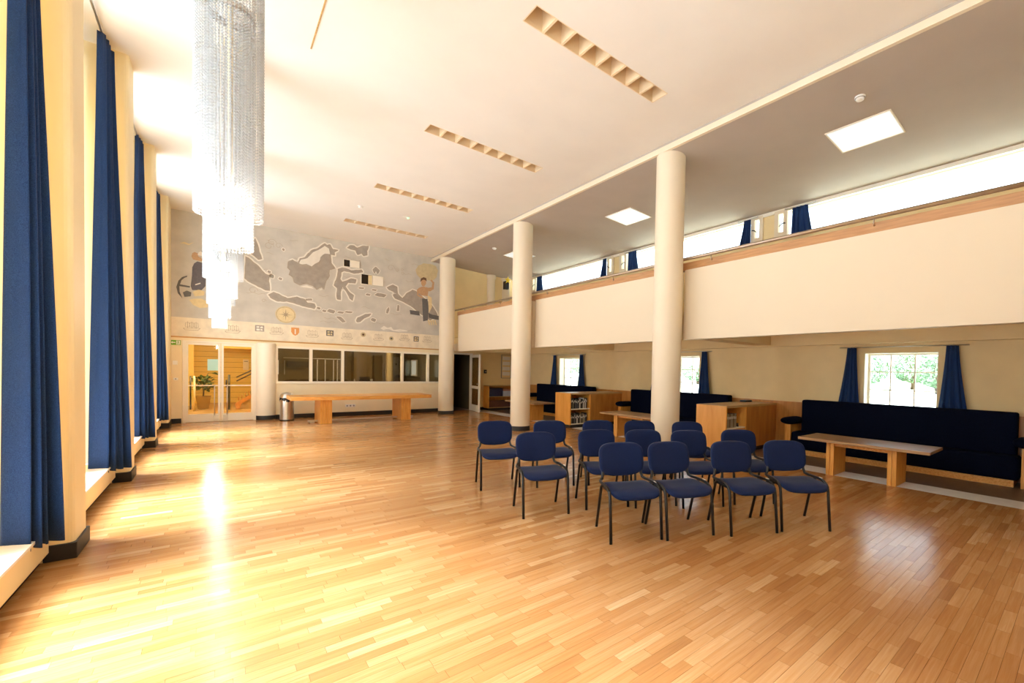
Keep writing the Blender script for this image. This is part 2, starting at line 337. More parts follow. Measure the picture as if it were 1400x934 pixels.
MURAL = [
    ('borneo', [[1.557,4.465],[1.66,4.538],[1.792,4.466],[1.834,4.608],[1.957,4.664],[2.028,4.784],[2.117,4.899],[2.263,4.979],[2.373,5.096],[2.447,5.167],[2.504,5.123],[2.579,5.164],[2.617,5.094],[2.656,5.036],[2.798,5.042],[2.695,4.956],[2.707,4.866],[2.6,4.872],[2.62,4.614],[2.725,4.479],[2.572,4.409],[2.573,4.235],[2.491,4.069],[2.437,3.801],[2.38,3.871],[2.251,3.775],[2.159,3.869],[2.015,3.912],[1.837,3.844],[1.767,3.875],[1.697,3.907],[1.662,4.047],[1.576,4.104],[1.61,4.226],[1.541,4.297]]),
    ('borneo_north', [[1.817,4.47],[1.862,4.584],[2.011,4.653],[2.154,4.851],[2.281,4.94],[2.447,5.094],[2.553,5.037],[2.581,4.877],[2.449,4.865],[2.338,4.736],[2.302,4.6],[2.12,4.431],[1.994,4.481],[1.887,4.449]]),
    ('sumatra', [[0.611,4.438],[0.728,4.367],[0.812,4.285],[0.897,4.214],[0.965,4.119],[1.034,4.044],[1.128,4.008],[1.115,3.841],[1.14,3.593],[1.046,3.593],[0.95,3.644],[0.813,3.71],[0.679,3.775],[0.596,3.847]]),
    ('malaya', [[0.654,4.615],[0.726,4.82],[0.816,4.966],[0.878,4.766],[0.964,4.441],[0.886,4.405],[0.811,4.476],[0.727,4.537]]),
    ('java', [[1.111,3.474],[1.225,3.559],[1.342,3.525],[1.426,3.474],[1.545,3.428],[1.665,3.464],[1.769,3.498],[1.946,3.457],[2.018,3.36],[2.199,3.347],[2.225,3.264],[2.192,3.2],[2.018,3.232],[1.77,3.288],[1.528,3.343],[1.326,3.318],[1.16,3.399]]),
    ('madura', [[1.981,3.461],[2.125,3.488],[2.133,3.446],[1.989,3.42]]),
    ('isle', [[2.255,3.226],[2.277,3.261],[2.319,3.253],[2.347,3.243],[2.328,3.202],[2.287,3.211]]),
    ('isle', [[2.396,3.162],[2.421,3.199],[2.466,3.19],[2.497,3.18],[2.477,3.136],[2.431,3.145]]),
    ('isle', [[2.523,3.165],[2.573,3.229],[2.664,3.215],[2.725,3.198],[2.685,3.122],[2.594,3.137]]),
    ('isle', [[2.784,3.157],[2.827,3.19],[2.907,3.187],[2.96,3.181],[2.925,3.143],[2.845,3.146]]),
    ('isle', [[2.979,3.189],[3.034,3.221],[3.133,3.221],[3.199,3.217],[3.155,3.18],[3.056,3.181]]),
    ('isle', [[3.565,3.797],[3.598,3.834],[3.658,3.829],[3.699,3.821],[3.672,3.779],[3.612,3.784]]),
    ('isle', [[3.356,3.974],[3.397,4.003],[3.471,4.004],[3.521,4.002],[3.488,3.97],[3.414,3.969]]),
    ('isle', [[3.732,3.967],[3.769,3.995],[3.836,3.996],[3.881,3.993],[3.852,3.96],[3.784,3.96]]),
    ('isle', [[3.819,3.814],[3.906,3.889],[4.067,3.885],[4.175,3.874],[4.104,3.788],[3.942,3.793]]),
    ('isle', [[1.42,4.783],[1.432,4.821],[1.453,4.811],[1.468,4.8],[1.458,4.756],[1.437,4.766]]),
    ('isle', [[1.34,3.949],[1.359,3.987],[1.394,3.979],[1.417,3.968],[1.402,3.924],[1.367,3.933]]),
    ('isle', [[1.093,4.103],[1.109,4.142],[1.138,4.132],[1.158,4.121],[1.145,4.075],[1.115,4.085]]),
    ('isle', [[1.152,3.993],[1.171,4.051],[1.207,4.035],[1.23,4.016],[1.215,3.948],[1.179,3.964]]),
    ('isle', [[3.719,3.019],[3.755,3.08],[3.823,3.063],[3.868,3.044],[3.839,2.972],[3.771,2.989]]),
    ('sulawesi', [[2.794,4.469],[2.911,4.533],[3.149,4.484],[3.434,4.554],[3.476,4.493],[3.23,4.407],[2.951,4.442],[2.88,4.386],[2.855,4.178],[2.914,4.098],[3.151,4.237],[3.293,4.228],[3.265,4.11],[3.072,4.104],[2.994,3.967],[3.114,3.805],[3.228,3.73],[3.196,3.568],[3.116,3.626],[3.014,3.836],[2.923,3.957],[2.884,3.854],[2.871,3.55],[2.781,3.561],[2.779,3.892],[2.693,3.968],[2.758,4.163]]),
    ('halmahera', [[3.76,4.61],[3.845,4.717],[3.897,4.679],[3.962,4.62],[3.907,4.495],[3.855,4.593],[3.813,4.493]]),
    ('mindanao', [[3.033,5.155],[3.104,5.237],[3.224,5.261],[3.305,5.21],[3.469,5.303],[3.636,5.332],[3.587,5.176],[3.596,5.04],[3.492,4.998],[3.438,5.069],[3.327,5.003],[3.265,5.126],[3.144,5.133]]),
    ('timor', [[3.303,2.968],[3.343,3.054],[3.445,3.11],[3.57,3.186],[3.73,3.217],[3.663,3.131],[3.529,3.058],[3.414,2.933],[3.323,2.916]]),
    ('sumba', [[2.758,3.028],[2.882,3.027],[3.009,2.896],[2.93,2.871]]),
    ('tanimbar', [[4.172,3.286],[4.193,3.407],[4.25,3.484],[4.26,3.39],[4.226,3.282]]),
    ('aru', [[4.495,3.392],[4.521,3.587],[4.576,3.569],[4.568,3.4]]),
    ('birdhead', [[4.186,4.115],[4.364,4.226],[4.501,4.174],[4.526,3.948],[4.666,3.821],[4.794,3.993],[4.991,4.147],[5.185,4.084],[5.383,3.912],[5.687,3.646],[5.844,3.384],[5.591,3.181],[5.291,3.353],[4.998,3.568],[4.713,3.706],[4.436,3.792],[4.367,3.903],[4.48,3.951],[4.254,4.044]]),
    ('coast', [[4.001,2.775],[4.11,2.864],[4.221,2.807],[4.333,2.849],[4.401,2.759],[4.84,2.77],[4.841,2.74],[4.379,2.719],[4.266,2.763],[4.089,2.725]]),
    ('sunglow', [[5.08,4.832],[5.174,4.996],[5.344,5.1],[5.568,5.115],[5.771,5.075],[5.849,4.937],[5.801,4.701],[5.65,4.551],[5.45,4.545],[5.228,4.585],[5.12,4.691]]),
    ('w_skin_head', [[5.268,4.492],[5.301,4.572],[5.375,4.598],[5.435,4.543],[5.436,4.418],[5.378,4.32],[5.304,4.324],[5.269,4.393]]),
    ('w_dark_hair', [[5.239,4.448],[5.257,4.565],[5.35,4.629],[5.439,4.608],[5.46,4.497],[5.425,4.526],[5.351,4.545],[5.292,4.506]]),
    ('w_skin_arm', [[5.488,4.286],[5.628,4.321],[5.651,4.475],[5.575,4.549],[5.624,4.587],[5.717,4.5],[5.699,4.265],[5.579,4.178],[5.489,4.176]]),
    ('w_skin_torso', [[5.183,4.233],[5.329,4.313],[5.487,4.296],[5.519,4.18],[5.491,4.0],[5.283,3.998],[5.175,4.083]]),
    ('w_skin_arm2', [[5.135,4.176],[5.207,4.236],[5.233,4.14],[5.176,4.009],[5.333,3.955],[5.309,3.902],[5.137,3.979]]),
    ('w_slate_leg', [[5.309,3.902],[5.492,3.9],[5.526,3.628],[5.516,3.174],[5.353,3.124],[5.328,3.506]]),
    ('w_cream_sash', [[5.491,4.025],[5.632,3.968],[5.646,3.642],[5.548,3.429],[5.512,3.903]]),
    ('w_slate_log', [[4.904,3.46],[5.216,3.454],[5.242,3.308],[4.929,3.326]]),
    ('w_slate_bundle', [[5.528,3.427],[5.665,3.381],[5.885,3.362],[5.887,3.219],[5.702,3.232],[5.54,3.267]]),
    ('w_cream_root', [[5.501,3.173],[5.551,3.188],[5.593,3.02],[5.563,3.007]]),
    ('w_cream_root', [[5.576,3.18],[5.627,3.195],[5.669,3.027],[5.639,3.014]]),
    ('w_cream_root', [[5.652,3.187],[5.703,3.202],[5.745,3.033],[5.715,3.02]]),
    ('w_cream_root', [[5.728,3.194],[5.779,3.209],[5.822,3.04],[5.792,3.027]]),
    ('s_skin_face', [[-0.458,4.237],[-0.443,4.318],[-0.4,4.359],[-0.341,4.338],[-0.326,4.261],[-0.26,4.214],[-0.251,4.147],[-0.37,4.154],[-0.429,4.163]]),
    ('s_white_cap', [[-0.341,4.291],[-0.326,4.361],[-0.272,4.404],[-0.231,4.328],[-0.237,4.278]]),
    ('s_navy_cap', [[-0.302,4.338],[-0.261,4.41],[-0.177,4.426],[-0.177,4.338]]),
    ('s_navy_body', [[-0.408,4.067],[-0.349,4.13],[-0.242,4.109],[-0.191,4.005],[-0.191,3.522],[-0.266,3.411],[-0.443,3.387],[-0.472,3.482],[-0.449,3.743],[-0.443,3.962]]),
    ('s_white_belt', [[-0.39,3.541],[-0.29,3.596],[-0.284,3.569],[-0.384,3.518]]),
    ('s_slate_anchor', [[-0.536,3.741],[-0.631,3.686],[-0.697,3.586],[-0.736,3.424],[-0.708,3.272],[-0.623,3.153],[-0.674,3.315],[-0.68,3.452],[-0.487,3.44],[-0.484,3.48],[-0.668,3.5],[-0.64,3.607],[-0.582,3.678],[-0.542,3.701]]),
    ('s_cream_rope', [[-0.501,3.129],[-0.414,3.172],[-0.266,3.19],[-0.145,3.125],[-0.145,2.983],[-0.295,2.946],[-0.428,3.011]]),
    ('s_slate_coil', [[-0.617,3.304],[-0.545,3.361],[-0.458,3.325],[-0.472,3.224],[-0.588,3.197]]),
    ('s_cream_scroll', [[-0.437,3.336],[-0.325,3.423],[-0.206,3.379],[-0.221,3.277],[-0.399,3.233]]),
    ('s_cream_gull', [[-0.674,4.528],[-0.588,4.573],[-0.502,4.544],[-0.414,4.601],[-0.502,4.512],[-0.588,4.526]]),
    ('compass', [[1.746,2.959],[1.738,3.021],[1.714,3.079],[1.676,3.129],[1.626,3.167],[1.568,3.191],[1.506,3.199],[1.444,3.191],[1.386,3.167],[1.336,3.129],[1.298,3.079],[1.274,3.021],[1.266,2.959],[1.274,2.897],[1.298,2.839],[1.336,2.789],[1.386,2.751],[1.444,2.727],[1.506,2.719],[1.568,2.727],[1.626,2.751],[1.676,2.789],[1.714,2.839],[1.738,2.897]]),
]

# ------------------------------------------------------------------ building constants
CZ = 5.35          # hall ceiling
GZ = 5.20          # ceiling over the gallery
XW = -1.35         # left window plane
YB = 15.2          # far wall
XR = 9.05          # right wall
Y0 = -.76          # unseen wall behind the camera, set close to darken the near floor
PER = 4.75         # spacing of the columns and booths
PIL = [-.75, 2.2, 5.135, 8.043, 11.019, 14.12]
PW = .46

# ------------------------------------------------------------------ ground outside
struct('ground', MB().box(-60, XW - .2, -60, 80, -.5, -.3), 'outdoor_ground')
LAWN = lambda x: -.2 + .042 * (x - XR)
struct('lawn', MB().prism([(XR + .31, -.6), (XR + .31, LAWN(XR)), (34, LAWN(34)), (120, LAWN(34) + .4), (120, -.6)], lambda a, b: (a, -60, b), lambda a, b: (a, 80, b)), 'lawn')['kind'] = 'structure'

# ------------------------------------------------------------------ floor
floor = struct('floor', MB().box(-1.5, XR + .3, Y0, 24.5, -.3, -.006), 'floor_base')
MB().box(7.62, XR, Y0, 15.2, -.006, 0).build('border_floor', 'dark_lino', floor)
MB().box(7.18, 7.616, Y0, 15.2, -.006, .001).build('pale_band', 'pale_strip', floor)
MB().box(-1.2, 1.25, 15.3, 24.5, -.006, 0).build('lobby_floor', 'lobby_floor', floor)
MB().box(1.3, XR, 15.3, 24.5, -.006, 0).build('corridor_floor', 'dark_lino', floor)
def project(p):
    d = Vector(p) - Vector((0, 0, H)); z = d.dot(fwd)
    if z < .2: return None
    return (815.77 + FPX * d.dot(CR) / z, 521.37 - FPX * d.dot(CU) / z)
planks = []
W = .064; rng = random.Random(5)
y = Y0
while y < YB:
    x = -1.0 - rng.uniform(0, .42)
    while x < 7.176:
        l = rng.uniform(.34, .46); x1 = min(x + l, 7.176)
        if x1 > -.98:
            planks.append((max(x, -.98), x1, y, min(y + W, YB)))
        x = x1 + .0012 if x1 < 7.17 else 9
    y += W + .0013
def parea(p):
    cx, cy = (p[0] + p[1]) / 2, (p[2] + p[3]) / 2
    q = project((cx, cy, 0))
    if not q or not (0 < q[0] < 1400 and 0 < q[1] < 934): return 0
    c = [project((a, b, 0)) for a, b in ((p[0], p[2]), (p[1], p[2]), (p[1], p[3]), (p[0], p[3]))]
    if None in c: return 0
    return abs(sum(c[i][0] * c[(i + 1) % 4][1] - c[(i + 1) % 4][0] * c[i][1] for i in range(4))) / 2
order = sorted(range(len(planks)), key=lambda i: -parea(planks[i]))
def plank_mesh(name, idx, ox=0, oy=0):
    V = []; F = []; T = []
    for i in idx:
        x0, x1, y0, y1 = planks[i]; r = random.Random(i * 7 + 1); b = len(V)
        zz = [r.uniform(-.0004, .0004) for _ in range(4)]
        V += [(x0 - ox, y0 - oy, -.006), (x1 - ox, y0 - oy, -.006), (x1 - ox, y1 - oy, -.006), (x0 - ox, y1 - oy, -.006),
              (x0 - ox, y0 - oy, zz[0]), (x1 - ox, y0 - oy, zz[1]), (x1 - ox, y1 - oy, zz[2]), (x0 - ox, y1 - oy, zz[3])]
        F += [tuple(b + k for k in f) for f in ((4, 5, 6, 7), (0, 1, 5, 4), (1, 2, 6, 5), (2, 3, 7, 6), (3, 0, 4, 7))]
        t = min(1, max(0, r.gauss(.5, .12))); T += [(t, r.random(), r.random(), 1)] * 5
    me = bpy.data.meshes.new(name); me.from_pydata(V, [], F); me.materials.append(M['oak_strip'])
    ca = me.attributes.new('tone', 'FLOAT_COLOR', 'FACE')
    ca.data.foreach_set('color', [c for t in T for c in t])
    return me
def lay_planks():
    for i in order[:300]:
        p = planks[i]; o = bpy.data.objects.new('plank', plank_mesh('plank', [i], p[0], p[2])); COL.objects.link(o)
        o.location = (p[0], p[2], 0); o.parent = floor
    o = bpy.data.objects.new('plank_field', plank_mesh('plank_field', order[300:])); COL.objects.link(o); o.parent = floor
    o['kind'] = 'stuff'

# ------------------------------------------------------------------ ceilings with the four louvre slots
SX0, SX1 = 2.53, 4.66
SROWS = [(3.965, 4.25), (6.98, 7.26), (9.95, 10.24), (12.87, 13.16)]
c = MB()
c.box(-1.5, SX0, Y0, YB + .1, CZ, CZ + .45); c.box(SX1, 5.65, Y0, YB + .1, CZ, CZ + .45)
ys = [Y0] + [v for r in SROWS for v in r] + [YB + .1]
for i in range(0, len(ys), 2): c.box(SX0, SX1, ys[i], ys[i + 1], CZ, CZ + .45)
ceil = struct('ceiling', c, 'ceiling_paint')
SLG = .05                              # the gallery ceiling falls slightly to the windows
def gz(x): return GZ - SLG * (x - 5.652)
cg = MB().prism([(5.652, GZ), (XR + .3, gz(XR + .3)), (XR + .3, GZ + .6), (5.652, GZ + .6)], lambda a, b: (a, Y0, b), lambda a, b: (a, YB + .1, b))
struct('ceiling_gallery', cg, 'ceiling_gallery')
struct('trim_1', MB().box(5.60, 5.652, Y0, YB, GZ - .004, GZ + .085), 'column_paint')
for k, (a, b) in enumerate(SROWS):
    t = thing('ceiling_louvre', ['recessed eight cell ceiling louvre nearest the camera', 'recessed ceiling louvre, second from the camera',
               'recessed ceiling louvre, third from the camera', 'recessed ceiling louvre closest to the map mural'][k], 'ceiling vent', ((SX0 + SX1) / 2, (a + b) / 2, CZ))
    cx, cy = (SX0 + SX1) / 2, (a + b) / 2; hx, hy = (SX1 - SX0) / 2, (b - a) / 2
    hb = MB(); th = .012
    hb.box(-hx, hx, -hy, -hy + th, 0, .4); hb.box(-hx, hx, hy - th, hy, 0, .4); hb.box(-hx, -hx + th, -hy, hy, 0, .4)
    hb.box(hx - th, hx, -hy, hy, 0, .4); hb.box(-hx, hx, -hy, hy, .4, .42)
    hb.build('housing', 'louvre_tan', t)
    for j in range(1, 8):
        fx = -hx + j * (SX1 - SX0) / 8
        MB().box(fx - .014, fx + .014, -hy + th, hy - th, .0, .4).build('fin', 'louvre_tan', t)
struct('trim_2', MB().box(.857, .872, 5.2, 6.35, CZ - .006, CZ), 'oak_top')

# ------------------------------------------------------------------ left window wall
wl = MB()
wl.box(XW - .15, XW - .001, Y0 - .2, YB, -.3, .2); wl.box(XW - .15, XW - .001, Y0, YB, 5.22, CZ + .4)
struct('wall_left', wl, 'white_paint')
names = ['left pilaster just behind the camera side', 'tall cream pilaster beside the camera', 'tall cream pilaster nearest in view, beside the big blue curtain',
         'tall cream pilaster, second of the window side', 'tall cream pilaster, third along the window side', 'tall cream pilaster closest to the glass doors']
for k, py in enumerate(PIL):
    t = thing('pilaster', names[k], 'pilaster', (-1.08, py + PW / 2, 0))
    t.location = (0, 0, 0)
    p = MB(); r = .045; x0, x1, y0, y1 = XW, -.815, py + .012, py + PW - .012
    poly = [(x0, y0), (x1 - r, y0)] + [(x1 - r + r * math.sin(a), y0 + r - r * math.cos(a)) for a in (PI / 8, PI / 4, 3 * PI / 8)] + [(x1, y0 + r), (x1, y1 - r)] + \
           [(x1 - r + r * math.cos(a), y1 - r + r * math.sin(a)) for a in (PI / 8, PI / 4, 3 * PI / 8)] + [(x1 - r, y1), (x0, y1)]
    p.prism(poly, lambda a, b: (a, b, 0), lambda a, b: (a, b, CZ))
    p.build('shaft', 'pilaster_paint', t)
    MB().box(-.97, -.80, py, py + PW, 0, .125).build('base_block', 'black_base', t, bevel=.006)
struct('wall_corner', MB().box(-1.5, -.83, PIL[-1] + PW, YB + .1, 0, CZ), 'pilaster_paint')
struct('baseboard_corner', MB().box(-.83, -.815, PIL[-1] + PW + .01, YB - .02, 0, .12), 'black_base')
# windows, sills, curtains
def curtain_mesh(ta, tb, ba, bb, zt, zb, npl, amp, thick, nu=64, nv=18, seed=0, bulge=0):
    rg = random.Random(seed); ph = rg.uniform(0, 6)
    def fn(u, v):
        w = v
        fl = w ** 1.3
        x = (ta[0] + (tb[0] - ta[0]) * u) * (1 - fl) + (ba[0] + (bb[0] - ba[0]) * u) * fl
        y = (ta[1] + (tb[1] - ta[1]) * u) * (1 - fl) + (ba[1] + (bb[1] - ba[1]) * u) * fl
        dx, dy = (bb[0] - ba[0]) * fl + (tb[0] - ta[0]) * (1 - fl), (bb[1] - ba[1]) * fl + (tb[1] - ta[1]) * (1 - fl)
        L = math.hypot(dx, dy) or 1
        s = math.sin(2 * PI * npl * u + ph + .5 * math.sin(5 * u)) + .3 * math.sin(2 * PI * npl * 2.3 * u + 1.3 * ph + 1.5 * v)
        a = amp * (.3 + .7 * fl) * s + bulge * math.sin(PI * u)
        return (x - dy / L * a, y + dx / L * a, zt + (zb - zt) * v + (.012 * math.sin(2 * PI * npl * u + ph) if v == 1 else 0))
    return MB().grid(fn, nu, nv)
cl = ['big royal blue floor-length curtain nearest the camera', 'long blue curtain, second from the camera on the window side',
      'long blue curtain, third along the window side', 'long blue curtain closest to the glass doors']
wi = 0
for k in range(len(PIL) - 1):
    y0, y1 = PIL[k] + PW, PIL[k + 1]
    wi += 1
    w = sroot('window_%d' % wi)
    f = MB()
    f.box(XW - .05, XW + .04, y0, y0 + .07, .2, 5.22); f.box(XW - .05, XW + .04, y1 - .07, y1, .2, 5.22)
    f.box(XW - .05, XW + .04, y0, y1, .2, .28); f.box(XW - .05, XW + .04, y0, y1, 5.14, 5.22)
    f.build('window_frame', 'white_paint', w)
    nx = 3; nz = 5
    for j in range(1, nx):
        yy = y0 + (y1 - y0) * j / nx; MB().box(XW - .03, XW + .025, yy - .022, yy + .022, .28, 5.14).build('mullion', 'white_paint', w)
    for j in range(1, nz):
        zz = .28 + 4.86 * j / nz; MB().box(XW - .03, XW + .02, y0 + .07, y1 - .07, zz - .016, zz + .016).build('glazing_bar', 'white_paint', w)
    MB().box(XW - .004, XW + .002, y0 + .06, y1 - .06, .26, 5.16).build('pane', 'window_glass', w)
    s = MB(); s.box(XW + .06, -.94, y0, y1, .075, .255); s2 = MB().box(XW + .06, -.93, y0, y1, .255, .275)
    t = thing('window_sill', 'low cream boxed window plinth with white top, ' + ['behind the camera', 'beside the camera', 'under the big near curtain and in front of it', 'between the second and third pilasters in view', 'between the third and last pilasters', ][k], 'window sill', (0, 0, 0))
    s.build('plinth_front', 'pilaster_paint', t); s2.build('sill_top', 'sill_white', t); MB().box(XW + .06, -.985, y0, y1, 0, .075).build('toe_recess', 'black_base', t)
    if k >= 1:
        r = MB(); r.tube([(-.985, y0 + .02, 5.30), (-.985, y1 - .02, 5.30)], .012); r.tube([(-.985, y0 + .3, 5.30), (-.985, y0 + .3, 5.35)], .008); r.tube([(-.985, y1 - .3, 5.30), (-.985, y1 - .3, 5.35)], .008)
        tag(r.build('curtain_rail', 'steel'), 'metal ceiling curtain track above the ' + ['', 'nearest', 'second', 'third', 'fourth'][k] + ' blue floor-length curtain', 'curtain rail', 'ceiling curtain tracks')
        yp = y1
        o = curtain_mesh(((-.985, yp - .37) if k == 1 else (-.985, yp - .46)), ((-.992, yp - .08) if k == 1 else (-.96, yp - .06)), ((-1.035, yp - .39) if k == 1 else (-1.045, yp - .46)), ((-.868, yp - .17) if k == 1 else (-.85, yp - .20)), 5.29, .235, 4.3 if k == 1 else 3.7, .08, 0, seed=k + 6, nu=110).build('curtain', 'curtain_blue', solid=.006)
        tag(o, cl[k - 1], 'curtain', 'blue floor-length curtains')
        o = curtain_mesh((-1.235, yp - .95), (-1.225, yp - .05), (-1.235, yp - .7), (-1.22, yp - .08), 5.2, .30, 7, .035, 0, seed=k + 20, nu=80).build('sheer_curtain', 'sheer_cream', solid=.003)
        tag(o, 'cream sheer curtain drawn aside behind the ' + ['', 'nearest', 'second', 'third', 'fourth'][k] + ' blue curtain', 'curtain', 'cream sheers')
struct('wall_back', MB().box(-1.5, XR + .3, Y0 - .2, Y0, 0, 5.9), 'wall_paint')

# ------------------------------------------------------------------ round columns
for k, cy in enumerate([4.87 - PER, 4.87, 4.87 + PER, 4.87 + 2 * PER]):
    t = thing('column', ['round cream column beside the camera, out of view', 'thick round cream column behind the chairs, nearest in view', 'round cream column in the middle, between the two gallery bays',
                         'round cream column at the right end of the mural'][k], 'column', (5.85, cy, 0))
    MB().lathe(0, 0, [(.245, 0), (.245, GZ)], 64).build('shaft', 'column_paint', t)
    MB().lathe(0, 0, [(.252, 0), (.252, .11), (.245, .115)], 64).build('base_ring', 'black_base', t)

# ------------------------------------------------------------------ gallery
gf = MB(); gf.box(6.42, XR, Y0, YB, 2.40, 2.62)
for k in range(0, 4):
    yb = .0 + k * PER; gf.box(6.42, XR, yb - .28, yb + .1, 2.15, 2.40)
gf.box(8.72, XR, Y0, YB, 2.135, 2.40); gf.box(8.66, 8.72, Y0, YB, 2.12, 2.15)
struct('ceiling_under_gallery', gf, 'wall_paint')
struct('trim_3', MB().box(6.34, 6.42, Y0, YB, 2.15, 2.4), 'parapet_paint')
gl = ['cream gallery parapet bay beside the camera', 'long cream gallery parapet bay at the right of the near column', 'cream gallery parapet bay between the near and middle columns', 'cream gallery parapet bay beside the mural']
for k in range(0, 3):
    ya = 4.87 + (k - 1) * PER + .33 if k > -1 else Y0
    ya2 = 4.87 + k * PER - .33 if k > -1 else .12 - .33
    y_a, y_b = (ya, ya2) if k > -1 else (Y0, .12 - .33)
    if k > -1: y_a, y_b = .12 + k * PER + .045, .12 + (k + 1) * PER - .045
    t = thing('gallery_parapet', gl[k + 1], 'parapet')
    x0, x1, r = 6.19, 6.33, .08
    poly = [(x1, y_a)] + [(x0 + r - r * math.cos(a) , y_a + r - r * math.sin(a)) for a in (PI / 2, 3 * PI / 8, PI / 4, PI / 8, 0)] + \
           [(x0 + r - r * math.cos(a), y_b - r + r * math.sin(a)) for a in (0, PI / 8, PI / 4, 3 * PI / 8, PI / 2)] + [(x1, y_b)]
    MB().prism(poly, lambda a, b: (a, b, 2.115), lambda a, b: (a, b, 3.33)).build('panel', 'parapet_paint', t)
    MB().box(6.21, 6.31, y_a - .0449, y_b + .0449, 3.33, 3.46).build('capping', 'cap_wood', t)
t = thing('handrail', 'long brown metal handrail along the top of the gallery parapet', 'handrail')
MB().tube([(6.185, Y0 + .01, 3.52), (6.185, YB - .01, 3.52)], .027, 12).build('rail', 'rail_metal', t)
yy = -.5
while yy < 15:
    MB().tube([(6.185, yy, 3.505), (6.185, yy, 3.44), (6.211, yy, 3.42)], .010, 8).build('bracket', 'rail_metal', t); yy += PER / 2

# ------------------------------------------------------------------ right wall with lower and upper windows
LW = [2.27 + k * PER for k in range(0, 3)]            # lower window centres
UP = [4.74 + k * PER for k in range(-1, 3)]            # upper piers
wr = MB(); XO = XR + .3
wr.box(XR, XO, Y0, YB, -.3, .95); wr.box(XR, XO, Y0, YB, 1.97, 4.42); wr.box(XR, XO, Y0, YB, 5.01, 5.9)
ed = [Y0] + [v for c_ in LW for v in (c_ - .55, c_ + .55)] + [YB]
for i in range(0, len(ed), 2): wr.box(XR, XO, ed[i], ed[i + 1], .95, 1.97)
for c_ in UP: wr.box(XR - .02, XR + .06, c_ - .13, c_ + .13, 4.42, 5.01)
struct('wall_right', wr, 'wall_paint')
struct('trim_9', MB().box(8.99, XR, Y0, YB, 4.962, 5.07), 'white_paint')
for c_ in LW:
    wi += 1; w = sroot('window_%d' % wi); y0, y1 = c_ - .55, c_ + .55; x0, x1 = XR + .2, XR + .25
    f = MB(); f.box(x0, x1, y0, y0 + .045, .95, 1.97); f.box(x0, x1, y1 - .045, y1, .95, 1.97); f.box(x0, x1, y0, y1, .95, .99); f.box(x0, x1, y0, y1, 1.93, 1.97)
    f.build('window_frame', 'white_paint', w)
    for j in (1, 2):
        yy = y0 + 1.1 * j / 3; MB().box(x0 + .008, x1 - .008, yy - .011, yy + .011, .99, 1.93).build('mullion', 'white_paint', w)
        zz = .97 + .98 * j / 3; MB().box(x0 + .010, x1 - .010, y0 + .045, y1 - .045, zz - .009, zz + .009).build('glazing_bar', 'white_paint', w)
    MB().box(x0 + .022, x0 + .028, y0 + .02, y1 - .02, .97, 1.95).build('pane', 'window_glass', w)
    rv = MB(); rv.box(XR + .002, x0, y0, y0 + .012, .953, 1.97); rv.box(XR + .002, x0, y1 - .012, y1, .953, 1.97); rv.box(XR + .002, x0, y0 + .012, y1 - .012, 1.958, 1.97)
    rv.build('reveal_lining', 'white_paint', w)
    MB().box(XR - .02, x0, y0 - .0, y1 + .0, .93, .952).build('window_ledge', 'white_paint', w)
for a, b in zip(UP[:-1], UP[1:]):
    wi += 1; w = sroot('window_%d' % wi); y0, y1 = a + .13, b - .13
    f = MB(); f.box(XR + .10, XR + .18, y0, y1, 4.965, 5.01); f.box(XR + .10, XR + .18, y0, y1, 4.42, 4.46)
    f.build('window_frame', 'white_paint', w)
    MB().box(XR + .13, XR + .136, y0 + .28, y1 - .28, 4.44, 4.98).build('pane', 'window_glass', w)
    for s_, yy in ((1, y0), (-1, y1)):
        v = MB(); p, q = sorted((yy, yy + s_ * .28)); xa, xb = XR - .06, XR + .04
        v.box(xa, xb, p, p + .085, 4.42, 5.01); v.box(xa, xb, q - .085, q, 4.42, 5.01); v.box(xa, xb, p, q, 4.42, 4.55); v.box(xa, xb, p, q, 4.94, 5.01)
        v.box(XR, XR + .05, q - .03, q, 4.42, 5.01)
        vo = v.build('vent_casement', 'parapet_paint', w)
        MB().box(XR + .0, XR + .006, p + .08, q - .08, 4.54, 4.95).build('vent_pane', 'window_glass', vo)
        hy = q - .05 if s_ > 0 else p + .05
        MB().tube([(xa, hy, 4.72), (xa - .04, hy, 4.72), (xa - .045, hy - s_ * .06, 4.70), (xa - .045, hy - s_ * .10, 4.66)], .011, 8).build('handle', 'black_metal', vo)
# curtains of the right wall
n_lo = ['nearest booth window', 'middle booth window', 'far booth window']
for k, c_ in enumerate(LW):
    for s_, ww in ((1, 'left'), (-1, 'right')):
        a, b = c_ + s_ * .60, c_ + s_ * .84
        o = curtain_mesh((8.97, a + s_ * .06), (8.97, b - .02 * s_), (8.95, a - s_ * .02), (8.95, b + s_ * .12), 2.065, 1.0, 3.5, .028, 0, nu=40, nv=10, seed=k * 2 + s_ + 40).build('short_curtain', 'curtain_blue', solid=.005)
        tag(o, 'short dark blue curtain at the %s of the %s' % (ww, n_lo[k]), 'curtain', 'short curtains of the booth windows')
    r = MB().tube([(8.97, c_ - .95, 2.07), (8.97, c_ + .95, 2.07)], .008, 8)
    tag(r.build('curtain_rod', 'steel'), 'thin curtain rod above the ' + n_lo[k], 'curtain rod', 'booth curtain rods')
n_up = {0: '', 1: 'vent pier behind the near column', 2: 'vent pier between the columns', 3: 'farthest vent pier'}
